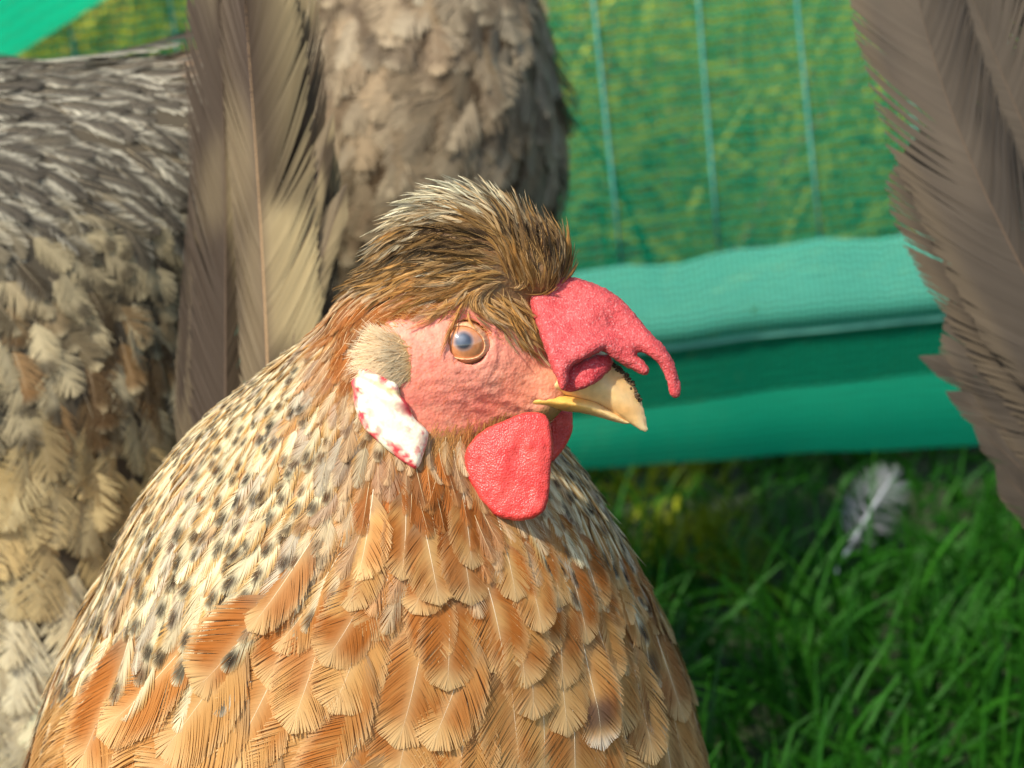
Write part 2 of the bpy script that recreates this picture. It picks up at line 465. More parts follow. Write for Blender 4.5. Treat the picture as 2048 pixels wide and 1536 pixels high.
def lay(f, root, flow, L, lift0, lift1, K=8, roll=0.2, curl=0.0, yaw=0.12):
    """centre lines that hug the surface f (in cm), leaving it slowly towards the tip"""
    n = len(root); Cl = np.empty((n, K, 3)); Nl = np.empty((n, K, 3))
    p = root.copy(); st = (L / (K - 1))[:, None]
    yw = RNG.normal(0, yaw, n); d_prev = None
    for k in range(K):
        t = k / (K - 1)
        off = lift0 + (lift1 - lift0) * t ** 1.3
        for _ in range(2):
            nn = grad(f, p); p = p - nn * (f(p) - off)[:, None]
        Cl[:, k] = p; Nl[:, k] = nn
        d = flow(p); d = d - nn * (d * nn).sum(-1, keepdims=True); d = norm(d)
        sd = np.cross(d, nn); d = norm(d * np.cos(yw)[:, None] + sd * np.sin(yw)[:, None])
        if d_prev is not None: d = norm(d + 1.2 * (d_prev - nn * (d_prev * nn).sum(-1, keepdims=True)))
        d_prev = d; p = p + d * st
    T = norm(np.gradient(Cl, axis=1)); S = norm(np.cross(T, Nl))
    ra = RNG.normal(0, roll, n)[:, None, None]
    Nl = norm(Nl * np.cos(ra) + S * np.sin(ra))
    if curl:
        tt = np.linspace(0, 1, K)[None, :, None]
        Cl = Cl + Nl * (tt ** 2.2) * (curl * RNG.normal(0.4, 0.8, n) * L)[:, None, None]
    return Cl, Nl

def strands(root, dirs, nrm, L, r, cols_a, cols_b, bend, K=5):
    """fine hairs: tapered flat ribbons, two-vertex sections"""
    n = len(root); t = np.linspace(0, 1, K)[None, :, None]
    c = root[:, None] + dirs[:, None] * (L[:, None, None] * t) + bend[:, None] * (L[:, None, None] * t * t)
    T = norm(np.gradient(c, axis=1)); S = norm(np.cross(T, nrm[:, None] + 0 * T))
    w = (r[:, None, None] * (1 - 0.85 * t))
    pv = np.stack([c - S * w, c + S * w], 2)
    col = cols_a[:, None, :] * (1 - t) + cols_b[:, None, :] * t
    base = (np.arange(n)[:, None] * K + np.arange(K - 1)[None]) * 2
    q = np.stack([base, base + 1, base + 3, base + 2], -1).reshape(-1, 4)
    return pv.reshape(-1, 3), q, np.repeat(col[:, :, None], 2, 2).reshape(-1, 3)

def flow_field(ctrl, to_px, R, U, power=3.0, soft=40):
    c = np.array(ctrl, float)
    dirs = norm(c[:, 2:4])
    def flow(p):
        q = to_px(p)
        d2 = ((q[..., None, :] - c[:, :2]) ** 2).sum(-1) + soft ** 2
        wgt = d2 ** (-power / 2); v = (wgt[..., None] * dirs).sum(-2)
        return v[..., 0:1] * R - v[..., 1:2] * U
    return flow

# hen frame: centimetres, X right, Y away from the camera, Z up, about a pixel at a depth
class Frame:
    def __init__(self, px, py, d):
        self.px, self.py, self.d = px, py, d; self.o = P(px, py, d)
    def world(self, p):
        return self.o + 0.01 * (p[..., 0:1] * CR + p[..., 1:2] * CF + p[..., 2:3] * CU)
    def local(self, wp):
        q = (np.asarray(wp) - self.o) * 100; return np.stack([q @ CR, q @ CF, q @ CU], -1)
    def at(self, px, py, y=0.0):
        y = np.asarray(y, float) + 0 * np.asarray(px, float); return self.local(P(px, py, self.d + y / 100))
    def to_px(self, p):
        d = self.d + p[..., 1] / 100
        x = (self.px - 1024) * self.d * 2e-4 + p[..., 0] / 100; z = (768 - self.py) * self.d * 2e-4 + p[..., 2] / 100
        return np.stack([1024 + x / (d * 2e-4), 768 - z / (d * 2e-4)], -1)
    def len(self, n, y=0): return n * (self.d + y / 100) * 2e-4 * 100
EX, EZ = np.array([1.0, 0, 0]), np.array([0, 0, 1.0])

# ================================================================== SETTING
def ground_material():
    mt, n, out = new_mat('soil')
    tc = N(n, 'ShaderNodeTexCoord'); no = N(n, 'ShaderNodeTexNoise'); no.inputs['Scale'].default_value = 14; no.inputs['Detail'].default_value = 8
    n.links.new(tc.outputs['Object'], no.inputs['Vector'])
    cr = N(n, 'ShaderNodeValToRGB')
    cr.color_ramp.elements[0].color = (*lin(20, 30, 12), 1); cr.color_ramp.elements[1].color = (*lin(52, 66, 22), 1)
    n.links.new(no.outputs['Fac'], cr.inputs[0])
    b = N(n, 'ShaderNodeBsdfPrincipled'); b.inputs['Roughness'].default_value = 0.95
    n.links.new(cr.outputs[0], b.inputs['Base Color']); n.links.new(b.outputs[0], out.inputs[0])
    return mt
gx = np.concatenate([-np.geomspace(600, 0.5, 20), np.linspace(-0.4, 0.4, 9), np.geomspace(0.5, 600, 20)])
gX, gY = np.meshgrid(gx, gx, indexing='ij')
gv = np.stack([gX, gY, 0 * gX], -1).reshape(-1, 3); ng = len(gx)
gi = (np.arange(ng - 1)[:, None] * ng + np.arange(ng - 1)[None]).ravel()
tag(mesh_obj('ground', gv, np.stack([gi, gi + ng, gi + ng + 1, gi + 1], -1), ground_material()), kind='structure')

FY = 1.10
def on_fence(px, py, y=FY):
    """world point where the ray through a pixel meets the vertical plane Y = y"""
    r = P(px, py, 1.0) - CC; return CC + r * ((y - CC[1]) / r[1])
M_GRASS = feather_mat('grass_blade', transl=0.3, rough=0.5, spec=0.3, sheen=0)
def grass_mesh(n, xr, yr, hl, wl, ca, cb, dry, lean=0.5, K=5, seed=3, low=None):
    g = np.random.default_rng(seed)
    x = g.uniform(*xr, n); y = g.uniform(*yr, n)
    # tufts: pull blades to clump centres
    nc = max(20, n // 14); cx = g.uniform(*xr, nc); cy = g.uniform(*yr, nc); ci = g.integers(0, nc, n)
    x = np.where(g.random(n) < 0.6, cx[ci] + g.normal(0, 0.012, n), x); y = np.where(g.random(n) < 0.6, np.clip(cy[ci] + g.normal(0, 0.012, n), *yr), y)
    root = np.stack([x, y, 0 * x], -1); a = g.uniform(0, 6.283, n); tl = g.gamma(2, lean / 2, n)
    d = norm(np.stack([np.cos(a) * tl * 0.5, np.sin(a) * tl * 0.5, np.ones(n)], -1))
    L = g.uniform(*hl, n); bend = np.stack([np.cos(a) * tl * 0.6, np.sin(a) * tl * 0.6, -0.35 * tl], -1)
    nr = norm(np.stack([np.cos(a + 0.6), np.sin(a + 0.6), 0.3 + 0 * a], -1))
    mix = g.random((n, 1)); c = ca * (1 - mix) + cb * mix
    dr = g.random((n, 1)) < dry; c = np.where(dr, lin(150, 125, 62), c)
    c = c * g.uniform(0.7, 1.25, (n, 1))
    if low is not None: L = L * np.where((y > low) & (y < low + 0.19), 0.45, 1.0)
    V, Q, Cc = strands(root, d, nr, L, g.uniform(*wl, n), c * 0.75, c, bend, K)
    V[:, 2] = np.maximum(V[:, 2], 0.001)
    return V, Q, Cc
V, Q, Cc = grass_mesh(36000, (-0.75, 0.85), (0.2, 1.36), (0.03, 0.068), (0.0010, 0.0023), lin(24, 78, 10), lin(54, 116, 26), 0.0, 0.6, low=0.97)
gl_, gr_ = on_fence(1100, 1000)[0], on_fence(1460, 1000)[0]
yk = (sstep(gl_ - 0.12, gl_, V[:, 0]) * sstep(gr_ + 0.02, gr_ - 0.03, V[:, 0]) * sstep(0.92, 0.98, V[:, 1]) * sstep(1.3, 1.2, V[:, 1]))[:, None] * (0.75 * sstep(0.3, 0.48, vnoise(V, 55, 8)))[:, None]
Cc = Cc * (1 - yk) + lin(150, 152, 14) * yk  # sunlit streaks below the hem, painted into the blade colours
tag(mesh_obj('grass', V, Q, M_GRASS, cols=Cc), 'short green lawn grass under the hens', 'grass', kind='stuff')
V, Q, Cc = grass_mesh(16000, (-1.3, 1.5), (1.33, 3.4), (0.10, 0.28), (0.0018, 0.0040), lin(70, 120, 18), lin(226, 222, 60), 0.10, 0.9, seed=5)  # sunlight on the field is put into brighter, yellower blade colours
tag(mesh_obj('tall_grass', V, Q, M_GRASS, cols=Cc), 'tall yellow-green meadow grass seen through the netting', 'grass', kind='stuff')

# ------------------------------------------------------------------ netting fence
M_NET = net_mat('green_netting', tuple(lin(6, 150, 108)), 0.82, 0.22, transl=0.5)
M_NET2 = net_mat('doubled_netting', tuple(lin(84, 172, 148)), 0.94, 0.60, colvar=0.3)
M_NET3 = net_mat('hem_netting', tuple(lin(0, 138, 104)), 0.96, 0.84, colvar=0.3)
M_NETM = net_mat('stretched_netting', tuple(lin(0, 120, 88)), 0.94, 0.72, colvar=0.35)
M_NETL = net_mat('flap_netting', tuple(lin(0, 190, 135)), 0.99, 0.93, colvar=0.1)
M_CORD = plain_mat('cord', tuple(lin(96, 172, 156)), rough=0.5, scale=200)
M_SEAM = plain_mat('seam_tape', tuple(lin(104, 176, 156)), rough=0.5, scale=200)
M_POST = plain_mat('post_plastic', tuple(lin(60, 70, 64)), rough=0.5, scale=80)
fence = empty('netting_fence', (0, FY, 0))
tag(fence, 'green knitted shade netting hung as a low fence behind the hens, its hem folded double', 'fence')
def sheet(name, fn, nu, nv, mat, sx, sz, parent=fence, thick=0.0004):
    u, v = np.meshgrid(np.linspace(0, 1, nu), np.linspace(0, 1, nv), indexing='ij')
    p = fn(u, v).reshape(-1, 3)
    i = (np.arange(nu - 1)[:, None] * nv + np.arange(nv - 1)[None]).ravel()
    o = mesh_obj(name, p, np.stack([i, i + nv, i + nv + 1, i + 1], -1), mat, parent)
    a = o.data.attributes.new('cloth', 'FLOAT_VECTOR', 'POINT')
    a.data.foreach_set('vector', np.stack([u * sx, v * sz, 0 * u], -1).reshape(-1, 3).astype(np.float32).ravel())
    return o
FX0, FX1 = -0.95, 1.05
# heights of the hem and the folds follow lines read off the photo
def line_z(pa, pb, y):
    a, b = on_fence(pa[0], pa[1], y), on_fence(pb[0], pb[1], y)
    k = (b[2] - a[2]) / (b[0] - a[0]); return lambda x: a[2] + k * (x - a[0])
zb = line_z((1080, 946), (2000, 882), FY - 0.012)      # bottom edge
z1 = line_z((1380, 806), (1900, 735), FY - 0.012)      # top of the hem band
z2 = line_z((1340, 694), (1830, 634), FY - 0.016)      # seam
z3 = line_z((1150, 545), (1780, 462), FY)              # top of the doubled roll
ZT = 1.0
def ruffle(x, z, a=1.0):
    return a * (0.004 * np.sin(x * 21 + z * 5) + 0.003 * np.sin(x * 47 + 1.3 + z * 9) + 0.0015 * np.sin(x * 103 + z * 31))
def f_panel(u, v):
    x = FX0 + (FX1 - FX0) * u; z0 = z1(x) - 0.004; z = z0 + (ZT - z0) * v
    return np.stack([x, FY + 0.004 + ruffle(x, z), z], -1)
sheet('net_panel', f_panel, 160, 90, M_NET, FX1 - FX0, 0.92)
def f_roll(u, v):
    x = FX0 + (FX1 - FX0) * u; zt = z3(x) + 0.0012 * np.sin(x * 60) + 0.001 * np.sin(x * 141); zl = z2(x); z = zl + (zt - zl) * v
    bul = 0.016 * np.sin(np.pi * np.clip(v, 0, 1) ** 0.8) * (1 - 0.5 * v)
    return np.stack([x, FY - 0.016 + 0.014 * v - bul + ruffle(x, z, 0.6), z], -1)
sheet('folded_band', f_roll, 160, 24, M_NET2, FX1 - FX0, 0.06)
def f_mid(u, v):
    x = FX0 + (FX1 - FX0) * u; za, zc = z1(x), z2(x); z = za + (zc - za) * v
    return np.stack([x, FY - 0.012 - 0.004 * v + ruffle(x, z, 0.6), z], -1)
sheet('lower_net', f_mid, 160, 12, M_NETM, FX1 - FX0, 0.03)
def f_hem(u, v):
    x = FX0 + (FX1 - FX0) * u; za, zc = zb(x), z1(x); z = za + (zc - za) * v
    return np.stack([x, FY - 0.012 - 0.003 * np.sin(np.pi * v) + ruffle(x, z, 0.6), z], -1)
sheet('hem_band', f_hem, 160, 14, M_NET3, FX1 - FX0, 0.04)

def tube(pts, r, n=8, cols=None):
    pts = np.asarray(pts, float); k = len(pts); r = np.broadcast_to(np.asarray(r, float), (k,))
    T = norm(np.gradient(pts, axis=0)); ref = np.array([0.31, 0.9, 0.27]); A = norm(np.cross(T, ref)); B = np.cross(T, A)
    th = np.arange(n) / n * 2 * np.pi
    V = pts[:, None] + r[:, None, None] * (np.cos(th)[None, :, None] * A[:, None] + np.sin(th)[None, :, None] * B[:, None])
    i, j = np.meshgrid(np.arange(k - 1), np.arange(n), indexing='ij')
    Q = np.stack([i * n + j, i * n + (j + 1) % n, (i + 1) * n + (j + 1) % n, (i + 1) * n + j], -1).reshape(-1, 4)
    V = V.reshape(-1, 3)
    V = np.concatenate([V, pts[:1], pts[-1:]])
    c0, c1 = k * n, k * n + 1
    T1 = np.stack([np.full(n, c0), (np.arange(n) + 1) % n, np.arange(n)], -1)
    T2 = np.stack([np.full(n, c1), (k - 1) * n + np.arange(n), (k - 1) * n + (np.arange(n) + 1) % n], -1)
    return V, [Q, np.concatenate([T1, T2])]
xs_seam = np.linspace(FX0, FX1, 120)
V, F = tube(np.stack([xs_seam, FY - 0.0185 + ruffle(xs_seam, z2(xs_seam), 0.6), z2(xs_seam)], -1), 0.0012, 6)
mesh_obj('seam_cord', V, F, M_SEAM, fence)
# vertical draw cords knitted into the net
cords = [((1188, 0), (1240, 505)), ((1398, 0), (1438, 480)), ((1592, 0), (1640, 470))]
xs_c = []
for (a, b) in cords:
    pa, pb = on_fence(*a), on_fence(*b); xs_c.append((pa, pb))
dx = xs_c[1][0][0] - xs_c[0][0][0]
allc = [(pa[0], pb[0]) for pa, pb in xs_c]
for k in range(1, 9): allc.append((xs_c[0][0][0] - dx * k, xs_c[0][1][0] - dx * k))
for k in range(1, 8): allc.append((xs_c[2][0][0] + dx * k, xs_c[2][1][0] + dx * k))
zA, zB = xs_c[1][0][2], xs_c[1][1][2]
for xa, xb in allc:
    z = np.linspace(float(z3(xb)), ZT, 24); x = xb + (xa - xb) * (z - zB) / (zA - zB)
    V, F = tube(np.stack([x, FY + 0.0025 + ruffle(x, z), z], -1), 0.0007, 6)
    mesh_obj('draw_cord', V, F, M_CORD, fence)
# brighter loose flap folded over the top, upper left
c_ = [on_fence(-60, 170, FY - 0.03), on_fence(215, -5, FY - 0.03)]
def f_flap(u, v):
    a, b = c_; lo = a + (b - a) * (u[..., None] * 2.2 - 0.2); up = np.array([-0.10, 0.0, 0.24])
    p = lo + up * v[..., None]; p[..., 1] += 0.022 * v + ruffle(p[..., 0], p[..., 2], 0.7); return p
sheet('net_flap', f_flap, 30, 20, M_NETL, 0.2, 0.2)
for x in (-0.93, 1.03):
    V, F = tube([(x, FY + 0.03, -0.02), (x, FY + 0.03, 0.3), (x, FY + 0.03, 0.7), (x, FY + 0.03, 1.05)], 0.012, 12)
    mesh_obj('post', V, F, M_POST, fence)

# ================================================================== MAIN HEN
H = Frame(925, 688, 0.50)
A = H.at
HM = 1.55                                                     # depth of the head's mid plane
def body_parts(p):
    f = ell(p, A(885, 690, HM), (1.85, 1.52, 1.75))                                 # skull
    f = smin(f, cap(p, A(950, 735, HM), A(1085, 765, HM), 1.05, 0.62), 0.6)         # face to the beak
    f = smin(f, cap(p, A(830, 830, HM), A(1060, 805, HM), 1.10, 0.50), 0.5)         # jaw
    nk = cap(p, A(800, 720, HM), A(714, 870, 2.1), 1.70, 2.08)                      # neck
    nk = smin(nk, cap(p, A(714, 870, 2.1), A(720, 1010, 3.1), 2.08, 3.12), 0.5)
    nk = smin(nk, cap(p, A(720, 1010, 3.1), A(742, 1215, 4.6), 3.12, 5.45), 0.7)
    nk = smin(nk, cap(p, A(742, 1215, 4.6), A(738, 1560, 7.0), 5.45, 7.15), 1.0)     # breast
    nk = smin(nk, cap(p, A(742, 1560, 7.0), A(742, 1650, 16.0), 7.15, 5.4), 2.0)    # body running back
    nk = smin(nk, cap(p, A(742, 1600, 15.0), A(742, 1380, 22.0), 5.0, 2.2), 2.0)    # rump
    f = smin(f, nk, 0.7)
    return f
def crest_f(p):
    c = ell(p, A(922, 530, HM), (1.55, 1.45, 1.42))
    c = smin(c, ell(p, A(856, 572, HM), (1.05, 1.25, 0.92)), 0.5)
    c = smin(c, ell(p, A(1078, 530, HM - 0.3), (0.55, 0.8, 0.72)), 0.4)
    c = smin(c, cap(p, A(940, 600, HM - 0.55), A(1055, 672, HM - 0.35), 0.72, 0.42), 0.4)
    return c
_y = -4.0
for _ in range(60): _y += 0.7 * float(body_parts(np.array([0.0, _y, 0.02])))
EYE = np.array([0.0, _y + 0.45, 0.02]); ER = 0.52
def hen_f(p):
    f = smin(body_parts(p), crest_f(p), 0.35)
    d = np.linalg.norm(p - EYE, axis=-1)
    f = smax(f, -(d - 0.53), 0.12)                           # eye socket
    e2 = EYE * np.array([1, -1, 1]) + np.array([0, 2 * HM, 0])
    f = smax(f, -(np.linalg.norm(p - e2, axis=-1) - 0.53), 0.12)
    # folds of the cheek running back from the gape
    return f
def surf_y(f, x, z, y0=-4.0):
    y = np.full(np.shape(x), y0, float)
    for _ in range(60):
        y = y + 0.7 * f(np.stack([x, y, z], -1))
    return y

hen = empty('hen', tuple(np.append(H.world(A(742, 1600, 9.0))[:2], 0)))
tag(hen, 'buff speckled hen in front, with tufted crest, floppy red comb and white earlobe', 'hen')
def axis(lo, hi, f0, f1, fine, coarse):
    x = [lo]
    while x[-1] < hi: x.append(x[-1] + (fine if f0 <= x[-1] <= f1 else coarse))
    return np.array(x)
bx = axis(-10.5, 7.5, -2.4, 2.2, 0.07, 0.22)
by = axis(-3.0, 28, -0.3, 1.9, 0.07, 0.25)
bz = axis(-19, 3.8, -2.2, 1.2, 0.07, 0.22)
BV, BQ = surfnet(hen_f, bx, by, bz)
FACE = smooth_poly(np.array([(205, 705), (320, 630), (480, 620), (560, 640), (690, 700), (790, 770), (870, 800), (915, 850), (960, 975), (860, 1052), (740, 1095),
        (600, 1140), (480, 1150), (425, 1140), (365, 1080), (310, 985), (320, 900), (330, 800), (280, 745)]) / 2.021 + np.array([650, 300]))
def face_mask(p):                                            # >0 inside, in pixels (same on both sides of the head)
    q = p.copy(); q[..., 1] = np.minimum(p[..., 1], 2 * HM - p[..., 1])
    return -poly_sdf(H.to_px(q), FACE)
near = (BV[:, 2] > -3) & (BV[:, 2] < 1.6) & (BV[:, 0] > -2.8)
fm = np.full(len(BV), -99.0); fm[near] = face_mask(BV[near]) + 14 * (fbm(BV[near], 3.0, 5) - 0.5)
px = H.to_px(BV)
k = sstep(-9, 6, fm)[:, None]
c_under = lin(172, 126, 76) * np.ones((len(BV), 1))
# skin colour: redder round the eye's back and along the cheek, orange-pink by the beak
nz = fbm(BV, 1.6, 3)[:, None]; nz2 = fbm(BV, 6.5, 9)[:, None]
c_skin = lin(242, 164, 134) * (1 - nz) + lin(236, 116, 98) * nz
tb = sstep(940, 1080, px[:, 0:1]) * sstep(640, 760, px[:, 1:2]); c_skin = c_skin * (1 - 0.6 * tb) + lin(240, 160, 116) * 0.6 * tb
tt = sstep(800, 860, px[:, 1:2]) * 0.45; c_skin = c_skin * (1 - tt) + lin(205, 120, 84) * tt
yl = sstep(0.58, 0.75, nz2) * 0.35; c_skin = c_skin * (1 - yl) + lin(245, 176, 140) * yl
kc = (sstep(0.2, -0.1, crest_f(BV)) * (px[:, 1] < 640))[:, None]; c_under = c_under * (1 - kc) + lin(112, 82, 52) * kc
BC = c_under * (1 - k) + c_skin * k
# wrinkles of the face as real relief
nb_ = grad(hen_f, BV)
warp = BV + 0.12 * np.stack([fbm(BV, 2.5, 21), fbm(BV, 2.5, 22), fbm(BV, 2.5, 23)], -1)
re = np.linalg.norm((BV - EYE)[:, [0, 2]], axis=1)
rel = 0.030 * (np.abs(fbm(warp * np.array([1, 1, 1.9]), 3.0, 31, 3) - 0.5) * 2 - 0.3) + 0.016 * (fbm(warp, 9.0, 33, 2) - 0.5)
rel = rel + 0.010 * np.sin(re * 34 + 12 * nz[:, 0] + 6 * nz2[:, 0]) * np.exp(-((re - 0.72) / 0.2) ** 2)
gp = A(1010, 800, 0.8)
dg = BV - gp
fold = np.sin((dg[:, 2] * 0.9 + dg[:, 0] * 0.28) * 24 + 9 * nz[:, 0] + 5 * nz2[:, 0]) * np.exp(-((dg[:, 2] + 0.05) / 0.33) ** 2) * sstep(-1.5, -0.2, dg[:, 0])
rel = rel + 0.014 * fold
BV2 = BV + nb_ * (1.5 * rel * k[:, 0])[:, None]
mesh_obj('body', H.world(BV2), BQ, M_SKIN, hen, cols=BC)

# --- slabs cut from outlines: comb, wattles, earlobe, beak
def Z2P(pts): return np.asarray(pts, float) / 2.021 + np.array([650, 300])
def outline(pts, y, n=5):
    q = smooth_poly(Z2P(pts), n); l = A(q[:, 0], q[:, 1], y); return l[:, [0, 2]]
def slab(polys, xr, yr, zr, h, extra=None):
    """polys: list of (outline, yc(x,z), hmax(x,z), R)"""
    xs = np.arange(xr[0], xr[1], h); ys = np.arange(yr[0], yr[1], h); zs = np.arange(zr[0], zr[1], h)
    XX, ZZ = np.meshgrid(xs, zs, indexing='ij'); q2 = np.stack([XX, ZZ], -1)
    pre = []
    for pl, yc, hm, R in polys:
        d = poly_sdf(q2, pl); ins = np.clip(-d / R, 0, 1)
        pre.append((d, yc(XX, ZZ), hm(XX, ZZ) * np.sqrt(1 - (1 - ins) ** 2)))
    def f(p):
        i = np.rint((p[..., 0] - xs[0]) / h).astype(int); kk = np.rint((p[..., 2] - zs[0]) / h).astype(int)
        r = None
        for d, yc, hh in pre:
            g = np.abs(p[..., 1] - yc[i, kk]) - np.where(d[i, kk] < 0, hh[i, kk], -1.4 * d[i, kk])
            g = np.clip(g, -0.25, 0.25)
            r = g if r is None else smin(r, g, 0.05)
        return r
    V, Qd = surfnet(f, xs, ys, zs)
    # light smoothing
    e = np.concatenate([Qd[:, [0, 1]], Qd[:, [1, 2]], Qd[:, [2, 3]], Qd[:, [3, 0]]])
    for _ in range(4):
        s = np.zeros_like(V); c = np.zeros(len(V))
        np.add.at(s, e[:, 0], V[e[:, 1]]); np.add.at(c, e[:, 0], 1); np.add.at(s, e[:, 1], V[e[:, 0]]); np.add.at(c, e[:, 1], 1)
        V = 0.4 * V + 0.6 * s / np.maximum(c, 1)[:, None]
    return V, Qd
def vnormals(V, Qd):
    nf = np.cross(V[Qd[:, 2]] - V[Qd[:, 0]], V[Qd[:, 3]] - V[Qd[:, 1]]); n = np.zeros_like(V)
    for i in range(4): np.add.at(n, Qd[:, i], nf)
    return norm(n)

COMB = outline([(822, 575), (850, 535), (925, 510), (1020, 513), (1100, 540), (1190, 588), (1252, 655), (1312, 728), (1375, 790), (1412, 850), (1436, 920), (1443, 985), (1428, 1006), (1402, 1000),
                (1385, 965), (1380, 920), (1352, 868), (1315, 838), (1272, 820), (1262, 826), (1292, 852), (1313, 888), (1303, 912), (1275, 908), (1225, 880), (1168, 846), (1142, 825),
                (1120, 815), (1070, 838), (1000, 872), (985, 900), (978, 950), (965, 978), (945, 965), (928, 915), (903, 845), (880, 775), (848, 690), (824, 625)], 0.8, 4)
FLAP = outline([(975, 880), (1070, 835), (1140, 822), (1168, 850), (1155, 892), (1110, 935), (1050, 965), (990, 980), (960, 972), (955, 920)], 0.8, 4)
zt, zl = A(1110, 560, 0.8)[2], A(1130, 780, 0.8)[2]
xa, xb_ = A(1060, 700, .8)[0], A(1340, 700, .8)[0]
def comb_y(x, z):
    s = np.clip((zt - z) / (zt - zl), 0, 1.2); fx = sstep(xa + 0.6, xb_, x)
    return 1.15 - 0.85 * sstep(0, 1, s) * (1 - 0.75 * fx) - 0.10 * np.sin(x * 5 + 1) * s
V, Qd = slab([(COMB, comb_y, lambda x, z: 0.30 - 0.08 * sstep(xa + 1, xb_, x) - 0.10 * sstep(zt - 1.2, zl, z), 0.22),
              (FLAP, lambda x, z: comb_y(x, z) + 0.34, lambda x, z: 0.16 + 0 * x, 0.2)],
             (0.9, 4.9), (-0.4, 2.0), (-1.7, 1.8), 0.045)
n_ = vnormals(V, Qd)
pits = fbm(V, 9, 41, 2); fine = vnoise(V, 26, 43)
dent = np.exp(-(((V[:, [0, 2]] - A(1205, 650, .7)[[0, 2]]) / np.array([0.5, 0.22])) ** 2).sum(1))
V = V + n_ * (0.035 * (pits - 0.5) + 0.028 * (fine - 0.5) - 0.07 * dent + 0.05 * (fbm(V, 2.2, 45, 2) - 0.5))[:, None]
cc = lin(184, 54, 56) * (1 - pits[:, None]) + lin(208, 92, 88) * pits[:, None]
inn = sstep(0.1, 0.5, poly_sdf(V[:, [0, 2]], FLAP) * -6)[:, None] * (V[:, 1:2] > comb_y(V[:, 0], V[:, 2])[:, None] + 0.12)
cc = cc * (1 - inn * 0.5) + lin(186, 44, 54) * inn * 0.5
mesh_obj('comb', H.world(V), Qd, M_COMB, hen, cols=cc)

WAT = outline([(600, 1165), (640, 1128), (710, 1098), (790, 1068), (855, 1062), (898, 1082), (914, 1130), (918, 1230), (908, 1330), (888, 1430), (862, 1468), (812, 1488), (745, 1490), (685, 1470), (632, 1420), (592, 1350), (572, 1275), (574, 1210)], 0.4)
wc = WAT.mean(0)
def wat_y(x, z): return 0.42 + 0.10 * (x - wc[0]) ** 2 - 0.14 * (wc[1] + 0.9 - z) * 0.35
def wat_mesh(pl, yc, th):
    V, Qd = slab([(pl, yc, lambda x, z: th + 0 * x, 0.22)], (pl[:, 0].min() - .2, pl[:, 0].max() + .2), (-0.6, 3.6), (pl[:, 1].min() - .2, pl[:, 1].max() + .2), 0.042)
    n_ = vnormals(V, Qd); d = -poly_sdf(V[:, [0, 2]], pl)
    rad = np.arctan2(V[:, 2] - wc[1] - 1.2, V[:, 0] - wc[0])
    rel = 0.030 * np.exp(-((d - 0.06) / 0.06) ** 2) + 0.020 * (fbm(V * np.array([1, 1, 0.55]), 8, 51, 3) - 0.5) * 2 + 0.016 * (vnoise(V, 22, 52) - 0.5) + 0.13 * (fbm(V * np.array([1.3, 1, 0.6]), 2.0, 53, 2) - 0.5)
    bump = A(1057, 890, 0.4); rel = rel + 0.07 * np.exp(-(((V[:, [0, 2]] - bump[[0, 2]]) / np.array([0.07, 0.1])) ** 2).sum(1))
    V = V + n_ * rel[:, None]
    k = fbm(V, 5, 55, 3)[:, None]; cc = lin(206, 46, 44) * (1 - k) + lin(226, 88, 76) * k
    return V, Qd, cc
V, Qd, cc = wat_mesh(WAT, wat_y, 0.16); mesh_obj('wattle', H.world(V), Qd, M_WATTLE, hen, cols=cc)
q = smooth_poly(Z2P([(840, 1080), (900, 1062), (985, 1052), (1003, 1080), (998, 1140), (975, 1195), (935, 1245), (905, 1270), (840, 1260), (800, 1180)]), 5)
W2 = A(q[:, 0], q[:, 1], 2.5)[:, [0, 2]]
V, Qd, cc = wat_mesh(W2, lambda x, z: 2.45 + 0.1 * (x - 1.0), 0.16); mesh_obj('wattle', H.world(V), Qd, M_WATTLE, hen, cols=cc)

def face_y(x, z): return surf_y(body_parts, x, z)
def lobe(side):
    LB = outline([(136, 880), (200, 900), (262, 932), (300, 955), (325, 1015), (362, 1075), (405, 1118), (420, 1150), (410, 1200), (392, 1262), (372, 1290), (340, 1275), (250, 1205), (165, 1125), (126, 1045), (114, 955)], 0.2)
    V, Qd = slab([(LB, lambda x, z: face_y(x, z) - 0.10, lambda x, z: 0.17 + 0 * x, 0.2)], (LB[:, 0].min() - .2, LB[:, 0].max() + .2), (-1.8, 1.8), (LB[:, 1].min() - .2, LB[:, 1].max() + .2), 0.045)
    n_ = vnormals(V, Qd); d = -poly_sdf(V[:, [0, 2]], LB)
    ax = norm(LB[10] - LB[0]); al = (V[:, [0, 2]] - LB[0]) @ ax; ac = (V[:, [0, 2]] - LB[0]) @ np.array([-ax[1], ax[0]])
    crease = np.sin(ac * 17 + 2.0 * fbm(V, 2, 63)) * np.exp(-((ac + 0.18) / 0.35) ** 2)
    V = V + n_ * (0.04 * crease + 0.03 * (fbm(V, 4, 61, 3) - 0.5))[:, None]
    nzv = fbm(V, 3.2, 65, 3); nzf = fbm(V, 9, 66, 3)
    red = np.clip(sstep(0.26, 0.0, d) * sstep(0.42, 0.62, nzv) + sstep(0.54, 0.66, nzf) * sstep(0.5, 0.1, d) * 0.65 + sstep(1.75, 2.35, al) * 0.75, 0, 1)[:, None]
    cr = (sstep(0.4, 1.0, -crease) * 0.6)[:, None]
    cc = lin(250, 240, 205) * (1 - red) + lin(214, 66, 72) * red
    cc = cc * (1 - cr) + lin(214, 190, 110) * cr
    if side: V = V.copy(); V[:, 1] = 2 * HM - V[:, 1]; Qd = Qd[:, ::-1]
    mesh_obj('earlobe', H.world(V), Qd, M_LOBE, hen, cols=cc)
lobe(0); lobe(1)

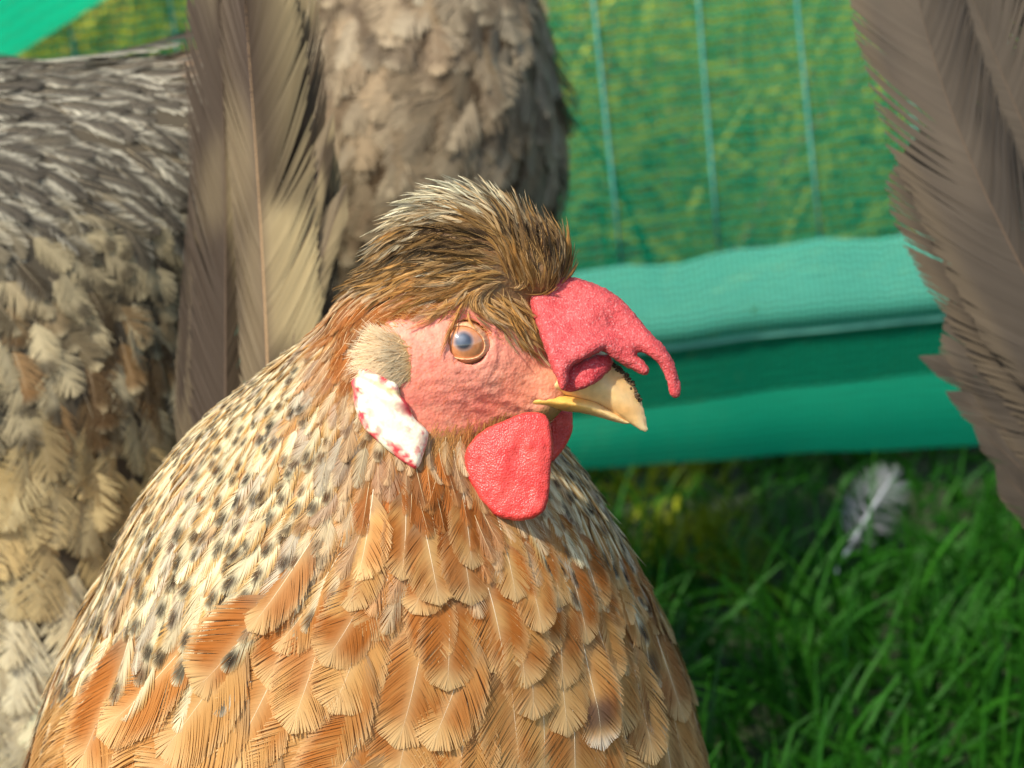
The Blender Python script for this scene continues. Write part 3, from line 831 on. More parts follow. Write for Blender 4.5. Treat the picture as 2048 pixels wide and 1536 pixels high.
# beak
by_ = HM - 0.12
def beak_half(x, z):
    xg = A(1000, 800, by_)[0]; xt = A(1297, 860, by_)[0]; t = np.clip((x - xg) / (xt - xg), 0, 1); return 0.72 * (1 - t ** 1.7) ** 0.75 + 0.05
UP = outline([(690, 1030), (720, 1005), (800, 968), (900, 925), (960, 850), (1060, 810), (1130, 820), (1175, 872), (1225, 910), (1265, 975), (1290, 1040), (1306, 1100), (1308, 1140), (1298, 1147), (1268, 1132), (1240, 1112),
              (1190, 1085), (1130, 1045), (1080, 1022), (980, 1000), (880, 990), (790, 998), (730, 1028)], by_)
V, Qd = slab([(UP, lambda x, z: by_ + 0 * x, beak_half, 0.62)], (0.2, 4.2), (0.3, 2.6), (-2.2, 0.4), 0.045)
n_ = vnormals(V, Qd); pv = H.to_px(V)
nzv = fbm(V * np.array([0.5, 1, 1.5]), 3, 71, 3)[:, None]
cc = lin(238, 202, 142) * (1 - nzv) + lin(222, 166, 98) * nzv
tp = sstep(1262, 1294, pv[:, 0:1] + 0.3 * (pv[:, 1:2] - 840)); cc = cc * (1 - tp * 0.6) + lin(222, 196, 150) * tp * 0.6
gl = sstep(1120, 1020, pv[:, 0:1]); cc = cc * (1 - gl * 0.6) + lin(236, 170, 90) * gl * 0.6
dm = sstep(0.045, 0.0, np.abs(poly_sdf(V[:, [0, 2]], UP) * -1 - 0.07)) * sstep(0.5, 0.66, fbm(V, 5, 73)); dm = (dm * (pv[:, 1] > 790) * (pv[:, 1] < 850))[:, None] * 0.5
cc = cc * (1 - dm) + lin(120, 86, 52) * dm
up = mesh_obj('upper_beak', H.world(V), Qd, M_BEAK, hen, cols=cc)
LO = outline([(730, 1020), (800, 990), (880, 978), (980, 988), (1080, 1010), (1130, 1034), (1190, 1074), (1242, 1108), (1190, 1104), (1100, 1078), (1010, 1058), (880, 1050), (800, 1045)], by_)
V, Qd = slab([(LO, lambda x, z: by_ + 0 * x, lambda x, z: beak_half(x, z) * 0.82, 0.3)], (0.2, 4.0), (0.3, 2.6), (-2.4, -0.7), 0.042)
pv = H.to_px(V); cc = lin(238, 182, 88) * np.ones((len(V), 1)); tp = sstep(1130, 1230, pv[:, 0:1]); cc = cc * (1 - tp) + lin(232, 190, 128) * tp
mesh_obj('lower_beak', H.world(V), Qd, M_BEAK, hen, cols=cc)
# crumbs of soil stuck on the ridge of the beak
dv, dq = [], []; o = 0
rz = np.array([(1164, 858), (1200, 888), (1228, 914), (1250, 948), (1266, 980), (1282, 1012)], float)
for k in range(64):
    t = random.random() * 5; i0 = min(int(t), 4); q0 = rz[i0] + (rz[i0 + 1] - rz[i0]) * (t - i0); of = 20 * random.random() ** 1.6
    q0 = Z2P(q0 + of * np.array([-0.8, 0.55])); c = A(q0[0], q0[1], by_ - 0.02 - 0.011 * of - random.uniform(0, 0.06))
    r = random.uniform(0.016, 0.048)
    s1 = surfnet(lambda p: ell(p, c, (r, r, r * 0.8)) + 0.35 * r * (vnoise(p, 14 / r * 0.06, k) - 0.5), *(np.linspace(c[i] - r * 1.7, c[i] + r * 1.7, 9) for i in range(3)))
    dv.append(s1[0]); dq.append(s1[1] + o); o += len(s1[0])
mesh_obj('soil_crumbs', H.world(np.concatenate(dv)), np.concatenate(dq), M_DIRT, up)

# eye: ball with iris and grey pupil, both paler towards upper left; lids as a crinkled ring
def eye(side):
    c = EYE.copy()
    nth, nph = 72, 48
    ph = np.linspace(0.001, np.pi / 1.7, nph); th = np.arange(nth) / nth * 2 * np.pi
    PH, TH = np.meshgrid(ph, th, indexing='ij')
    bul = 1 + 0.02 * sstep(0.45, 0.0, PH)
    d = np.stack([np.sin(PH) * np.cos(TH), -np.cos(PH) * bul, np.sin(PH) * np.sin(TH)], -1)
    V = (c + d * ER).reshape(-1, 3)
    r = (np.sin(PH)[..., None] * ER)
    x, z = d[..., 0:1] * ER, d[..., 2:3] * ER
    rp = np.sqrt((x - 0.02) ** 2 + (z - 0.04) ** 2)
    nzv = fbm(d * 1.0, 6, 81, 3)[..., None]
    iris = lin(222, 152, 100) * (1 - nzv) + lin(190, 112, 64) * nzv
    iris = iris * (1 - 0.35 * sstep(0.38, 0.46, r)) 
    ring_grey = lin(150, 150, 152)
    hz = np.exp(-(((x + 0.03) ** 2 + (z - 0.10) ** 2) / 0.11 ** 2)); 
    pk = sstep(0.225, 0.125, rp)
    pup = lin(52, 54, 62) * (1 - 0.45 * hz) + lin(150, 156, 166) * 0.45 * hz
    ring = np.exp(-((rp - 0.175) / 0.04) ** 2) * 0.5
    cc = iris * (1 - ring) + ring_grey * ring
    cc = cc * (1 - 0.3 * hz) + lin(176, 176, 176) * 0.3 * hz
    cc = cc * (1 - pk) + pup * pk
    i, j = np.meshgrid(np.arange(nph - 1), np.arange(nth), indexing='ij')
    Qd = np.stack([i * nth + j, i * nth + (j + 1) % nth, (i + 1) * nth + (j + 1) % nth, (i + 1) * nth + j], -1).reshape(-1, 4)
    # lids
    n1, n2 = 120, 14
    t1 = np.arange(n1) / n1 * 2 * np.pi; t2 = np.arange(n2) / n2 * 2 * np.pi
    T1, T2 = np.meshgrid(t1, t2, indexing='ij')
    a_, b_ = 0.455, 0.335; rot = -0.18
    def ringc(s):
        ex, ez = s * a_ * np.cos(T1), s * b_ * np.sin(T1) * (1 + 0.10 * np.sin(T1))
        return ex * np.cos(rot) - ez * np.sin(rot), ex * np.sin(rot) + ez * np.cos(rot)
    cr = 1 + 0.10 * np.sin(T1 * 31 + 2 * np.sin(T1 * 3)) + 0.08 * np.sin(T1 * 17 + 1)
    wr = 0.046 * (1 + 0.3 * np.sin(T1))
    s = 1 + 0.10 + wr / 0.38 * np.cos(T2) * 1.15
    X, Zc = ringc(s)
    rr = np.clip(X ** 2 + Zc ** 2, 0, ER ** 2 * 0.97)
    Yb = c[1] - np.sqrt(ER ** 2 - np.minimum(rr, 0.24))
    Y = Yb - 0.012 - 0.05 * np.sin(T2) * cr + 0.10 * np.clip(np.cos(T2), 0, 1)
    LV = np.stack([c[0] + X, Y, c[2] + Zc], -1).reshape(-1, 3)
    i, j = np.meshgrid(np.arange(n1), np.arange(n2), indexing='ij')
    LQ = np.stack([i * n2 + j, ((i + 1) % n1) * n2 + j, ((i + 1) % n1) * n2 + (j + 1) % n2, i * n2 + (j + 1) % n2], -1).reshape(-1, 4)
    kx = (np.sin(T1 * 31 + 2 * np.sin(T1 * 3)) * 0.5 + 0.5)[..., None]
    lc = lin(236, 178, 128) * (1 - 0.35 * kx) + lin(224, 134, 104) * 0.35 * kx
    lc = lc.reshape(-1, 3)
    if side:
        V[:, 1] = 2 * HM - V[:, 1]; Qd = Qd[:, ::-1]; LV[:, 1] = 2 * HM - LV[:, 1]; LQ = LQ[:, ::-1]
    mesh_obj('eye', H.world(V), Qd, M_EYE, hen, cols=cc.reshape(-1, 3))
    mesh_obj('eyelid', H.world(LV), LQ, M_SKIN, hen, cols=lc)
eye(0); eye(1)

# ------------------------------------------------------------------ plumage of the main hen
FLOW = [(700, 580, -.7, .7), (600, 650, -.65, .76), (500, 800, -.52, .86), (400, 950, -.5, .86), (250, 1150, -.5, .86), (130, 1350, -.35, .94), (650, 800, -.38, .92),
        (700, 950, -.3, .95), (600, 1100, -.42, .9), (450, 1200, -.5, .85), (800, 950, .0, 1), (900, 950, .1, 1), (850, 1100, -.1, 1), (700, 1200, -.3, .95), (1000, 1080, .25, .97),
        (1100, 1050, .5, .86), (1250, 1250, .45, .9), (1350, 1450, .15, 1), (1100, 1300, .12, 1), (900, 1350, -.1, 1), (650, 1400, -.5, .87), (400, 1400, -.72, .69), (250, 1480, -.75, .65),
        (450, 1500, -.72, .69), (560, 1260, -.6, .8), (720, 700, -.4, .9), (740, 640, -.6, .8), (800, 640, -.8, .5), (700, 1700, -.3, 1), (1000, 1700, .1, 1), (300, 1800, -.4, 1), (1300, 1800, 0, 1)]
CREST = [(1140, 545, .15, -1), (1100, 500, -.05, -1), (1070, 450, -.35, -.95), (1010, 385, -.7, -.7), (930, 345, -.95, -.25), (850, 350, -1, .1), (790, 400, -.85, .5), (740, 480, -.65, .75), (700, 560, -.65, .75),
         (950, 430, -.95, -.2), (850, 460, -.95, .25), (1040, 500, -.45, -.9), (960, 500, -.95, -.05), (870, 530, -.98, .15), (780, 560, -.85, .5), (980, 560, -.95, .1), (880, 590, -.95, .25), (790, 610, -.85, .5),
         (960, 620, .75, .45), (1010, 640, .75, .65), (1050, 660, .7, .75), (920, 612, -.3, .35), (1040, 610, .6, .75), (1000, 600, .6, .5), (1085, 545, -.1, -1), (1060, 520, -.25, -.97), (1110, 460, -.1, -1), (1050, 560, -.3, -.9)]
flow_b = flow_field(FLOW, H.to_px, EX, EZ)
flow_c = flow_field(CREST, H.to_px, EX, EZ, power=4, soft=20)

cand = sample_surface(BV, BQ, 60000)
hq = (BV[BQ[:, 0], 2] > -4.5)
cand = np.concatenate([cand, sample_surface(BV, BQ[hq], 70000)]); cand = cand[RNG.permutation(len(cand))]
pc = H.to_px(cand); cf = crest_f(cand); bf = body_parts(cand)
is_crest = ((cf < bf - 0.02) & (pc[:, 1] < 720)) | ((pc[:, 0] > 900) & (pc[:, 1] < 715))
fmk = face_mask(cand)
headz = (cand[:, 2] > -2.6)
bare = (((pc[:, 0] - 925) / 66) ** 2 + ((pc[:, 1] - 690) / 62) ** 2 < 1) & (cand[:, 2] > -1)
bare |= (fmk > 4) & headz & (cand[:, 0] > -2.3)
# nothing grows under the lobe or on the beak
bare |= (pc[:, 0] > 1040) & (pc[:, 1] > 700) & (pc[:, 1] < 830)
far = cand[:, 1] > 6.5

def bound(x):        # where the neck hackle ends and the breast begins, in photo rows
    return np.interp(x, [0, 60, 350, 500, 640, 760, 1000, 1150, 1400], [1350, 1330, 1300, 1215, 1120, 1040, 1050, 1090, 1150])
pyj = pc[:, 1] + RNG.normal(0, 30, len(pc))
hack = ~is_crest & ~bare & (pyj < bound(pc[:, 0])) & (cand[:, 1] < 14)
brst = ~is_crest & ~bare & ~hack

GOLD, CREAM, DARK, RUST, BUFF, PALE = lin(202, 158, 92), lin(238, 222, 178), lin(46, 33, 24), lin(178, 106, 44), lin(206, 152, 86), lin(230, 196, 140)
WHITE = lin(246, 236, 214)

# -- hackle
def group(mask, rad):
    idx = np.nonzero(mask)[0]; r = rad(pc[idx], cand[idx]); k = poisson(cand[idx], r); return cand[idx[k]], pc[idx[k]], r[k]
size = lambda q: np.interp(q[:, 1], [560, 800, 1000, 1200, 1400], [0.20, 0.26, 0.36, 0.50, 0.6])
rt, rp, rr = group(hack, lambda q, c: size(q) * np.where(c[:, 1] > 5, 1.5, 0.8))
n = len(rt); print('hackle', n)
throat = 1.35 * np.exp(-(((rp[:, 0] - 850) / 150) ** 2 + ((rp[:, 1] - 1000) / 130) ** 2)) + np.exp(-(((rp[:, 0] - 700) / 55) ** 2 + ((rp[:, 1] - 700) / 90) ** 2)) + np.exp(-(((rp[:, 0] - 810) / 150) ** 2 + ((rp[:, 1] - 612) / 50) ** 2))
throat = np.clip(throat * 1.05 + RNG.normal(0, 0.12, n), 0, 1)
righty = sstep(1000, 1120, rp[:, 0])
L = rr / np.where(rt[:, 1] > 5, 1.5, 0.8) * RNG.uniform(2.7, 3.4, n); Wd = L * RNG.uniform(0.19, 0.25, n)
Cl, Nl = lay(hen_f, rt, flow_b, L, 0.02, (0.05 + 0.16 * rr) * RNG.uniform(0.6, 1.3, n), K=8, roll=0.14, curl=0.015, yaw=0.14)
spot = (RNG.random(n) < 0.78) * sstep(0.5, 0.2, throat) * RNG.uniform(0.85, 1, n); gold = RNG.random(n); br = RNG.uniform(0.8, 1.12, n)
spl = RNG.uniform(0.80, 0.86, n); spw = RNG.uniform(0.35, 0.62, n)
grey = (RNG.random(n) < 0.2) * 0.6
def hackle_col(u, v, side, f):
    av = np.abs(v)
    base = CREAM * (0.75 + 0 * u)[..., None] + GOLD * 0.25
    e = sstep(0.35, 0.9, av + 0.25 * gold[f])[..., None]
    c = CREAM * (1 - e) + GOLD * e
    g = grey[f][..., None]; c = c * (1 - g) + lin(190, 178, 160) * g
    gg = (gold[f] > 0.8)[..., None] * 0.5; c = c * (1 - gg) + lin(206, 158, 90) * gg
    s = (np.exp(-((u - spl[f] + 0.02) / 0.15) ** 4 - (av / spw[f]) ** 4) * spot[f])[..., None]
    c = c * (1 - s) + DARK * s
    st = (np.exp(-(av / 0.14) ** 2) * 0.30 * sstep(0.85, 0.4, u))[..., None]; c = c * (1 - st) + lin(120, 96, 70) * st
    t = throat[f][..., None]; tc = lin(168, 98, 42) * (0.8 + 0.4 * gold[f])[..., None]
    tip = sstep(0.75, 1, u)[..., None] * 0.3; tc = tc * (1 - tip) + lin(226, 176, 110) * tip
    c = c * (1 - t) + tc * t
    return c * br[f][..., None]
V, Q, Cc = make_feathers(Cl, Nl, L, Wd, 30, shape_hackle, hackle_col, reach=0.45, M=5, clump=0.014, camber=0.15, taper=0.5, shaft=0.007, shaft_col=lin(240, 215, 165), tilt=0.1, gap=1.05, jit=0.018)
mesh_obj('neck_hackle', H.world(V), Q, M_FEATHER, hen, cols=Cc)

# -- breast and body
rt, rp, rr = group(brst, lambda q, c: np.where(c[:, 1] > 8, 1.5, np.interp(q[:, 0], [200, 500, 800, 1400], [1.10, 1.04, 0.84, 0.84])) * np.interp(q[:, 1], [1050, 1200, 1400], [0.62, 0.85, 1.0]))
n = len(rt); print('breast', n)
L = rr * RNG.uniform(3.2, 3.9, n) * np.interp(rp[:, 0], [300, 700], [1.15, 1.0]); Wd = rr * RNG.uniform(0.88, 1.15, n)
Cl, Nl = lay(hen_f, rt, flow_b, L, 0.03, (0.07 + 0.09 * rr) * RNG.uniform(0.6, 1.3, n), K=10, roll=0.10, curl=0.02, yaw=0.14)
rust = np.clip(RNG.normal(0.55, 0.32, n) + 0.35 * np.exp(-((rp[:, 1] - 1110) / 90) ** 2), 0, 1); br = RNG.uniform(0.86, 1.08, n)
rspot = ((RNG.random(n) < 0.28) & (np.abs(rp[:, 0] - 1205) < 80) & (rp[:, 1] < 1290) & (rp[:, 1] > 1120) & (rt[:, 1] < 4)) * 1.0
pale = np.clip(sstep(1130, 1300, rp[:, 0]) * 0.6 + RNG.normal(0, 0.15, n), 0, 1)
ph = RNG.random((n, 3)) * 10
def breast_col(u, v, side, f):
    av = np.abs(v)
    q = np.stack([u * 3.0 + ph[f, 0], v * 0.9 + ph[f, 1] + 0 * u, 0 * u + ph[f, 2]], -1)
    nz = fbm(q, 1.3, 91, 3)
    c = BUFF * np.ones(u.shape + (1,))
    r = (np.clip(sstep(0.35, 0.65, nz + 0.22 * (rust[f] - 0.4)) * sstep(1.02, 0.72, u + 0.10 * av) * rust[f] * 1.25, 0, 1))[..., None]
    c = c * (1 - r) + RUST * r
    e = (sstep(0.72, 0.98, np.maximum(av, u * 1.0)) * 0.55)[..., None]; c = c * (1 - e) + PALE * e
    ctr = (np.exp(-(av / 0.16) ** 2) * 0.35)[..., None]; c = c * (1 - ctr) + PALE * ctr
    p = pale[f][..., None]; c = c * (1 - 0.45 * p) + lin(196, 166, 116) * 0.45 * p
    s = 0.75 * (rspot[f] * np.exp(-((u - 0.72) / 0.13) ** 4 - (av / 0.75) ** 4))[..., None]; wt = (0.6 * rspot[f] * sstep(0.84, 0.95, u))[..., None]
    c = c * (1 - s) + lin(76, 66, 62) * s; c = c * (1 - wt) + lin(236, 226, 205) * wt
    dn = sstep(0.35, 0.1, u)[..., None] * 0.7; c = c * (1 - dn) + lin(160, 130, 96) * dn
    return c * br[f][..., None]
V, Q, Cc = make_feathers(Cl, Nl, L, Wd, 100, shape_round, breast_col, t0=0.05, reach=0.32, M=5, clump=0.002, camber=0.04, taper=0.85, shaft=0.010, shaft_col=lin(250, 232, 196), tilt=0.06, gap=1.6, jit=0.004, splits=1, ragged=0.045)
mesh_obj('breast_plumage', H.world(V), Q, M_FEATHER, hen, cols=Cc)

# -- crest
rt, rp, rr = group(is_crest & ~bare, lambda q, c: np.where(c[:, 1] > 2.2, 0.20, 0.092) + 0 * q[:, 0])
n = len(rt); print('crest', n)
L = RNG.uniform(0.7, 1.2, n) * np.where((rp[:, 1] > 590) & (rp[:, 0] > 930), 0.6, 1.0) * np.where(rp[:, 0] > 1080, 0.75, 1); Wd = L * RNG.uniform(0.07, 0.14, n)
topz = sstep(560, 380, rp[:, 1]); frontz = sstep(1030, 1090, rp[:, 0]) * sstep(620, 560, rp[:, 1])
Cl, Nl = lay(hen_f, rt, flow_c, L, 0.02, (0.10 + 0.20 * topz + 0.12 * frontz) * RNG.uniform(0.3, 1.7, n), K=8, roll=0.4, curl=0.08, yaw=0.2)
band = np.exp(-(((rp[:, 0] - 900) / 130) ** 2 + ((rp[:, 1] - 488 - 0.06 * (rp[:, 0] - 900)) / 30) ** 2) * 0.9) + np.exp(-(((rp[:, 0] - 1085) / 42) ** 2 + ((rp[:, 1] - 520) / 50) ** 2)) \
     + 0.8 * np.exp(-(((rp[:, 0] - 755) / 40) ** 2 + ((rp[:, 1] - 555) / 35) ** 2))
dk = np.clip(band * 1.05 + RNG.normal(0, 0.18, n), 0, 0.95) + (RNG.random(n) < 0.12) * 0.6; dk = np.clip(dk, 0, 0.95)
crm = np.clip(sstep(480, 390, rp[:, 1] - 0.12 * np.abs(rp[:, 0] - 920)) * 1.0 + RNG.normal(0, 0.28, n), 0, 1)
orn = np.clip(np.exp(-(((rp[:, 1] - 600) / 60) ** 2)) + RNG.normal(0, 0.25, n), 0, 1)
br = RNG.uniform(0.7, 1.15, n)
browd = np.exp(-(((rp[:, 0] - 1010) / 50) ** 2 + ((rp[:, 1] - 655) / 26) ** 2)) * 0.6
dk = np.clip(dk + browd, 0, 0.95)
def crest_col(u, v, side, f):
    base = lin(214, 166, 98) * np.ones(u.shape + (1,))
    o = orn[f][..., None]; base = base * (1 - o) + lin(218, 160, 86) * o
    c2 = crm[f][..., None]; base = base * (1 - c2) + lin(246, 236, 200) * c2
    bar = (0.5 + 0.5 * np.sin(u * 9 + br[f] * 40))[..., None] * 0.28 * (1 - o * 0.6); base = base * (1 - bar) + lin(96, 74, 50) * bar
    d = (dk[f] * sstep(1.1, 0.85, u))[..., None]; base = base * (1 - d) + lin(64, 48, 36) * d
    return base * br[f][..., None]
V, Q, Cc = make_feathers(Cl, Nl, L, Wd, 16, shape_lance, crest_col, reach=0.85, M=4, clump=0.05, camber=0.2, taper=0.3, shaft=0.008, shaft_col=lin(190, 150, 95), tilt=0.3, gap=0.75, jit=0.05)
mesh_obj('crest', H.world(V), Q, M_FEATHER, hen, cols=Cc)

# -- tuft of soft tan feathers over the ear, and bristles along the edge of the face
def pix_seed(poly_zoom, n):
    pl = Z2P(poly_zoom); lo, hi = pl.min(0), pl.max(0); q = RNG.uniform(lo, hi, (n * 4, 2)); q = q[poly_sdf(q, smooth_poly(pl, 3)) < RNG.normal(0, 5, len(q))][:n]
    l = A(q[:, 0], q[:, 1], 0.0); y = surf_y(hen_f, l[:, 0], l[:, 2]); l = A(q[:, 0], q[:, 1], y); y = surf_y(hen_f, l[:, 0], l[:, 2])
    return np.stack([l[:, 0], y, l[:, 2]], -1), q
def tuft(side):
    s, q = pix_seed([(200, 790), (225, 755), (260, 750), (300, 770), (335, 815), (350, 870), (350, 925), (305, 935), (270, 920), (225, 895), (180, 870), (172, 840)], 2600)
    nn = grad(hen_f, s); n = len(s)
    d = norm(np.stack([-0.75 + RNG.normal(0, .22, n), -0.02 + RNG.normal(0, .10, n), 0.10 + 0.5 * (q[:, 1] < 690) * 1.0 - 0.25 * (q[:, 1] > 720) + RNG.normal(0, .2, n)], -1))
    d = norm(d + nn * 0.12)
    dkr = sstep(770, 820, q[:, 0])[:, None]; ca = (lin(236, 184, 118) * (1 - 0.35 * dkr)) * RNG.uniform(0.75, 1.15, (n, 1)); cb = (lin(255, 238, 200) * (1 - 0.35 * dkr)) * RNG.uniform(0.8, 1.1, (n, 1))
    V, Q, Cc = strands(s, d, nn, RNG.uniform(0.18, 0.5, n), RNG.uniform(0.006, 0.012, n), ca, cb, np.stack([-.1 + 0 * q[:, 0], RNG.normal(0, .1, n), RNG.normal(-.12, .12, n)], -1))
    if side: V[:, 1] = 2 * HM - V[:, 1]
    mesh_obj('ear_tuft', H.world(V), Q, M_DOWN, hen, cols=Cc)
tuft(0); tuft(1)
def bristle_rows():
    s1, q1 = pix_seed([(430, 1120), (500, 1120), (600, 1105), (700, 1075), (760, 1060), (780, 1085), (700, 1110), (610, 1150), (560, 1200), (560, 1300), (480, 1290), (420, 1200)], 700)
    s2, q2 = pix_seed([(215, 720), (330, 650), (470, 640), (560, 660), (680, 720), (790, 785), (880, 820), (890, 850), (800, 810), (700, 760), (640, 720), (560, 690), (470, 680), (340, 690), (240, 750)], 420)
    s3, q3 = pix_seed([(340, 720), (700, 900), (960, 900), (940, 980), (700, 1060), (450, 1100), (350, 950)], 420)
    ang = np.arctan2(q3[:, 1] - 686, q3[:, 0] - 925)
    s = np.concatenate([s1, s2, s3]); nn = grad(hen_f, s); n = len(s); n1, n2 = len(s1), len(s2)
    d = np.zeros((n, 3)); d[:n1] = (-0.55, 0, -0.8); d[n1:n1 + n2] = (-0.6, 0, 0.35); d[n1 + n2:] = (-0.7, 0, -0.5)
    d = norm(d + nn * 0.25 + RNG.normal(0, .2, (n, 3)))
    L = np.concatenate([RNG.uniform(0.2, 0.55, n1), RNG.uniform(0.12, 0.35, n2), RNG.uniform(0.05, 0.13, n - n1 - n2)])
    r = np.concatenate([RNG.uniform(.004, .009, n1), RNG.uniform(.004, .008, n2), RNG.uniform(.0025, .004, n - n1 - n2)])
    c = lin(214, 160, 92) * RNG.uniform(0.6, 1.15, (n, 1)); c[n1 + n2:] = lin(226, 140, 90)
    V, Q, Cc = strands(s, d, nn, L, r, c, c * 1.1, np.stack([RNG.normal(0, .15, n), RNG.normal(0, .1, n), RNG.normal(-.2, .15, n)], -1))
    V2 = V.copy(); V2[:, 1] = 2 * HM - V2[:, 1]
    mesh_obj('face_bristles', H.world(np.concatenate([V, V2])), np.concatenate([Q, Q + len(V)]), M_DOWN, hen, cols=np.concatenate([Cc, Cc]))
bristle_rows()

# legs, feet
def leg(parent, hip, foot, fwd):
    hip = np.array(hip, float); foot = np.array(foot, float); fwd = np.array(fwd, float); fwd = fwd / np.linalg.norm(fwd); sd = np.array([-fwd[1], fwd[0], 0])
    hock = (hip + foot) / 2 - fwd * 0.015; hock[2] = hip[2] * 0.55
    Vs, Fs, o = [], [[], []], 0
    def addt(pts, r):
        nonlocal o
        V, F = tube(pts, r, 10); Vs.append(V); Fs[0].append(F[0] + o); Fs[1].append(F[1] + o); o += len(V)
    addt([hip, hip * 0.5 + hock * 0.5, hock, foot * 0.7 + hock * 0.3, foot + np.array([0, 0, 0.006])], [0.013, 0.009, 0.0062, 0.0052, 0.006])
    for a in (-0.55, 0, 0.55, math.pi):
        dr = fwd * math.cos(a) + sd * math.sin(a); l = 0.05 if a != math.pi else 0.02
        addt([foot + np.array([0, 0, 0.006]), foot + dr * l * 0.5 + np.array([0, 0, 0.006]), foot + dr * l * 0.9 + np.array([0, 0, 0.0045]), foot + dr * l * 1.15 + np.array([0, 0, 0.001])], [0.0052, 0.0042, 0.0035, 0.001])
    mesh_obj('leg', np.concatenate(Vs), [np.concatenate(Fs[0]), np.concatenate(Fs[1])], M_LEG, parent)
hb = H.world(A(742, 1650, 10.0))
for s in (-0.035, 0.035):
    leg(hen, hb + np.array([s, 0, -0.03]), (hb[0] + s, hb[1], 0), (0.1, -1, 0))

# ================================================================== THE OTHER HENS
def other_hen(label, fr, f, box, flow, spacing, feath, colour, under, step=0.45, nb=30, n_c=34000, group='hens crowding behind the sharp hen', keep=None, part='body_plumage', lensc=(2.8, 3.5), wsc=(0.85, 1.1), lift=0.22, base_px=None, slim=None):
    b = fr.world(fr.at(*base_px)); root = empty('hen', (b[0], b[1], 0)); tag(root, label, 'hen', group)
    xs, ys, zs = (np.arange(box[i][0], box[i][1], step) for i in range(3))
    V, Qd = surfnet(f, xs, ys, zs)
    mesh_obj('body', fr.world(V), Qd, M_FEATHER, root, cols=np.broadcast_to(under, (len(V), 3)))
    c = sample_surface(V, Qd, n_c); q = fr.to_px(c)
    if keep is not None: ok = keep(q, c); c, q = c[ok], q[ok]
    r = spacing(q, c); k = poisson(c, r); c, q, r = c[k], q[k], r[k]; n = len(c)
    L = r * RNG.uniform(*lensc, n); Wd = r * RNG.uniform(*wsc, n)
    if slim is not None: sl_ = slim(q); L = L * (1 + 0.4 * sl_); Wd = Wd * (1 - 0.28 * sl_)
    Cl, Nl = lay(f, c, flow, L, 0.02, lift * r * RNG.uniform(0.6, 1.5, n), K=8, roll=0.22, curl=0.03, yaw=0.20)
    VV, QQ, CC_ = make_feathers(Cl, Nl, L, Wd, nb, feath, colour(q, n), t0=0.1, reach=0.34, M=4, clump=0.015, camber=0.08, taper=0.6, shaft=0.010, shaft_col=lin(205, 185, 150), tilt=0.12, gap=1.25, jit=0.02, splits=1, ragged=0.14)
    mesh_obj(part, fr.world(VV), QQ, M_FEATHER, root, cols=CC_)
    return root

def quills(root, fr, specs, colour, nb=110, name='tail_feather', reach=0.16):
    """long tail feathers, each a part of its own. specs: (pixel path root->tip with depths, half width px, asym, facing roll)"""
    for i, (path, wpx, asym, roll) in enumerate(specs):
        pts = np.array([fr.at(a, b, y) for a, b, y in path])
        t = np.linspace(0, 1, len(pts)); tt = np.linspace(0, 1, 14)
        # quadratic-ish smoothing through the path
        cl = np.stack([np.interp(tt, t, pts[:, j]) for j in range(3)], -1)
        for _ in range(6): cl[1:-1] = 0.5 * cl[1:-1] + 0.25 * (cl[:-2] + cl[2:])
        T = norm(np.gradient(cl, axis=0)); Nn = norm(np.array([math.sin(roll), -math.cos(roll), 0.0]) + 0 * T); Nn = norm(Nn - T * (Nn * T).sum(-1, keepdims=True))
        Lg = np.linalg.norm(np.diff(cl, axis=0), axis=1).sum(); wcm = fr.len(wpx)
        V, Q, C_ = make_feathers(cl[None], Nn[None], np.array([Lg]), np.array([wcm]), nb, shape_long, colour(i), t0=0.03, reach=reach, M=7, clump=0.002, camber=0.10, taper=1.0,
                                 shaft=np.array([0.045 if name == 'tail_feather' else 0.03]), shaft_col=(lin(206, 166, 122) if i == 0 and nb == 120 else lin(112, 92, 74)), tilt=0.12, asym=np.array([asym]), gap=1.5, jit=0.002, splits=3)
        mesh_obj(name, fr.world(V), Q, M_FEATHER, root, cols=C_)

# ---- hen at the left, facing out of the picture, tail upright
B = Frame(200, 600, 0.70); a2 = B.at
def f2(p):
    f = ell(p, a2(-170, 760, 3.0), (8.8, 6.6, 8.9))
    f = smin(f, cap(p, a2(60, 440, 2.0), a2(420, 320, 2.0), 4.4, 3.1), 2.0)
    f = smin(f, ell(p, a2(-60, 1250, 2.0), (5.0, 4.6, 6.2)), 1.5)
    f = smin(f, cap(p, a2(-700, 700, 4), a2(-1050, 150, 4), 5.0, 2.4), 2.0)
    f = smin(f, ell(p, a2(-1090, 60, 4), (2.2, 1.7, 1.8)), 0.8)
    return f
flow2 = flow_field([(0, 200, 1, .10), (150, 250, 1, .2), (320, 300, .9, .4), (100, 380, .95, .35), (300, 420, .75, .65), (50, 560, .6, .8), (250, 560, .6, .8), (350, 650, .5, .85), (100, 750, .35, .93), (250, 800, .3, .95),
                    (50, 1000, -.1, 1), (200, 1000, 0.1, 1), (50, 1300, -.1, 1), (-300, 300, .95, .3), (-300, 800, .6, .8), (-900, 400, .4, .9), (-1100, 50, .9, .3), (430, 150, .8, -.3)], B.to_px, EX, EZ)
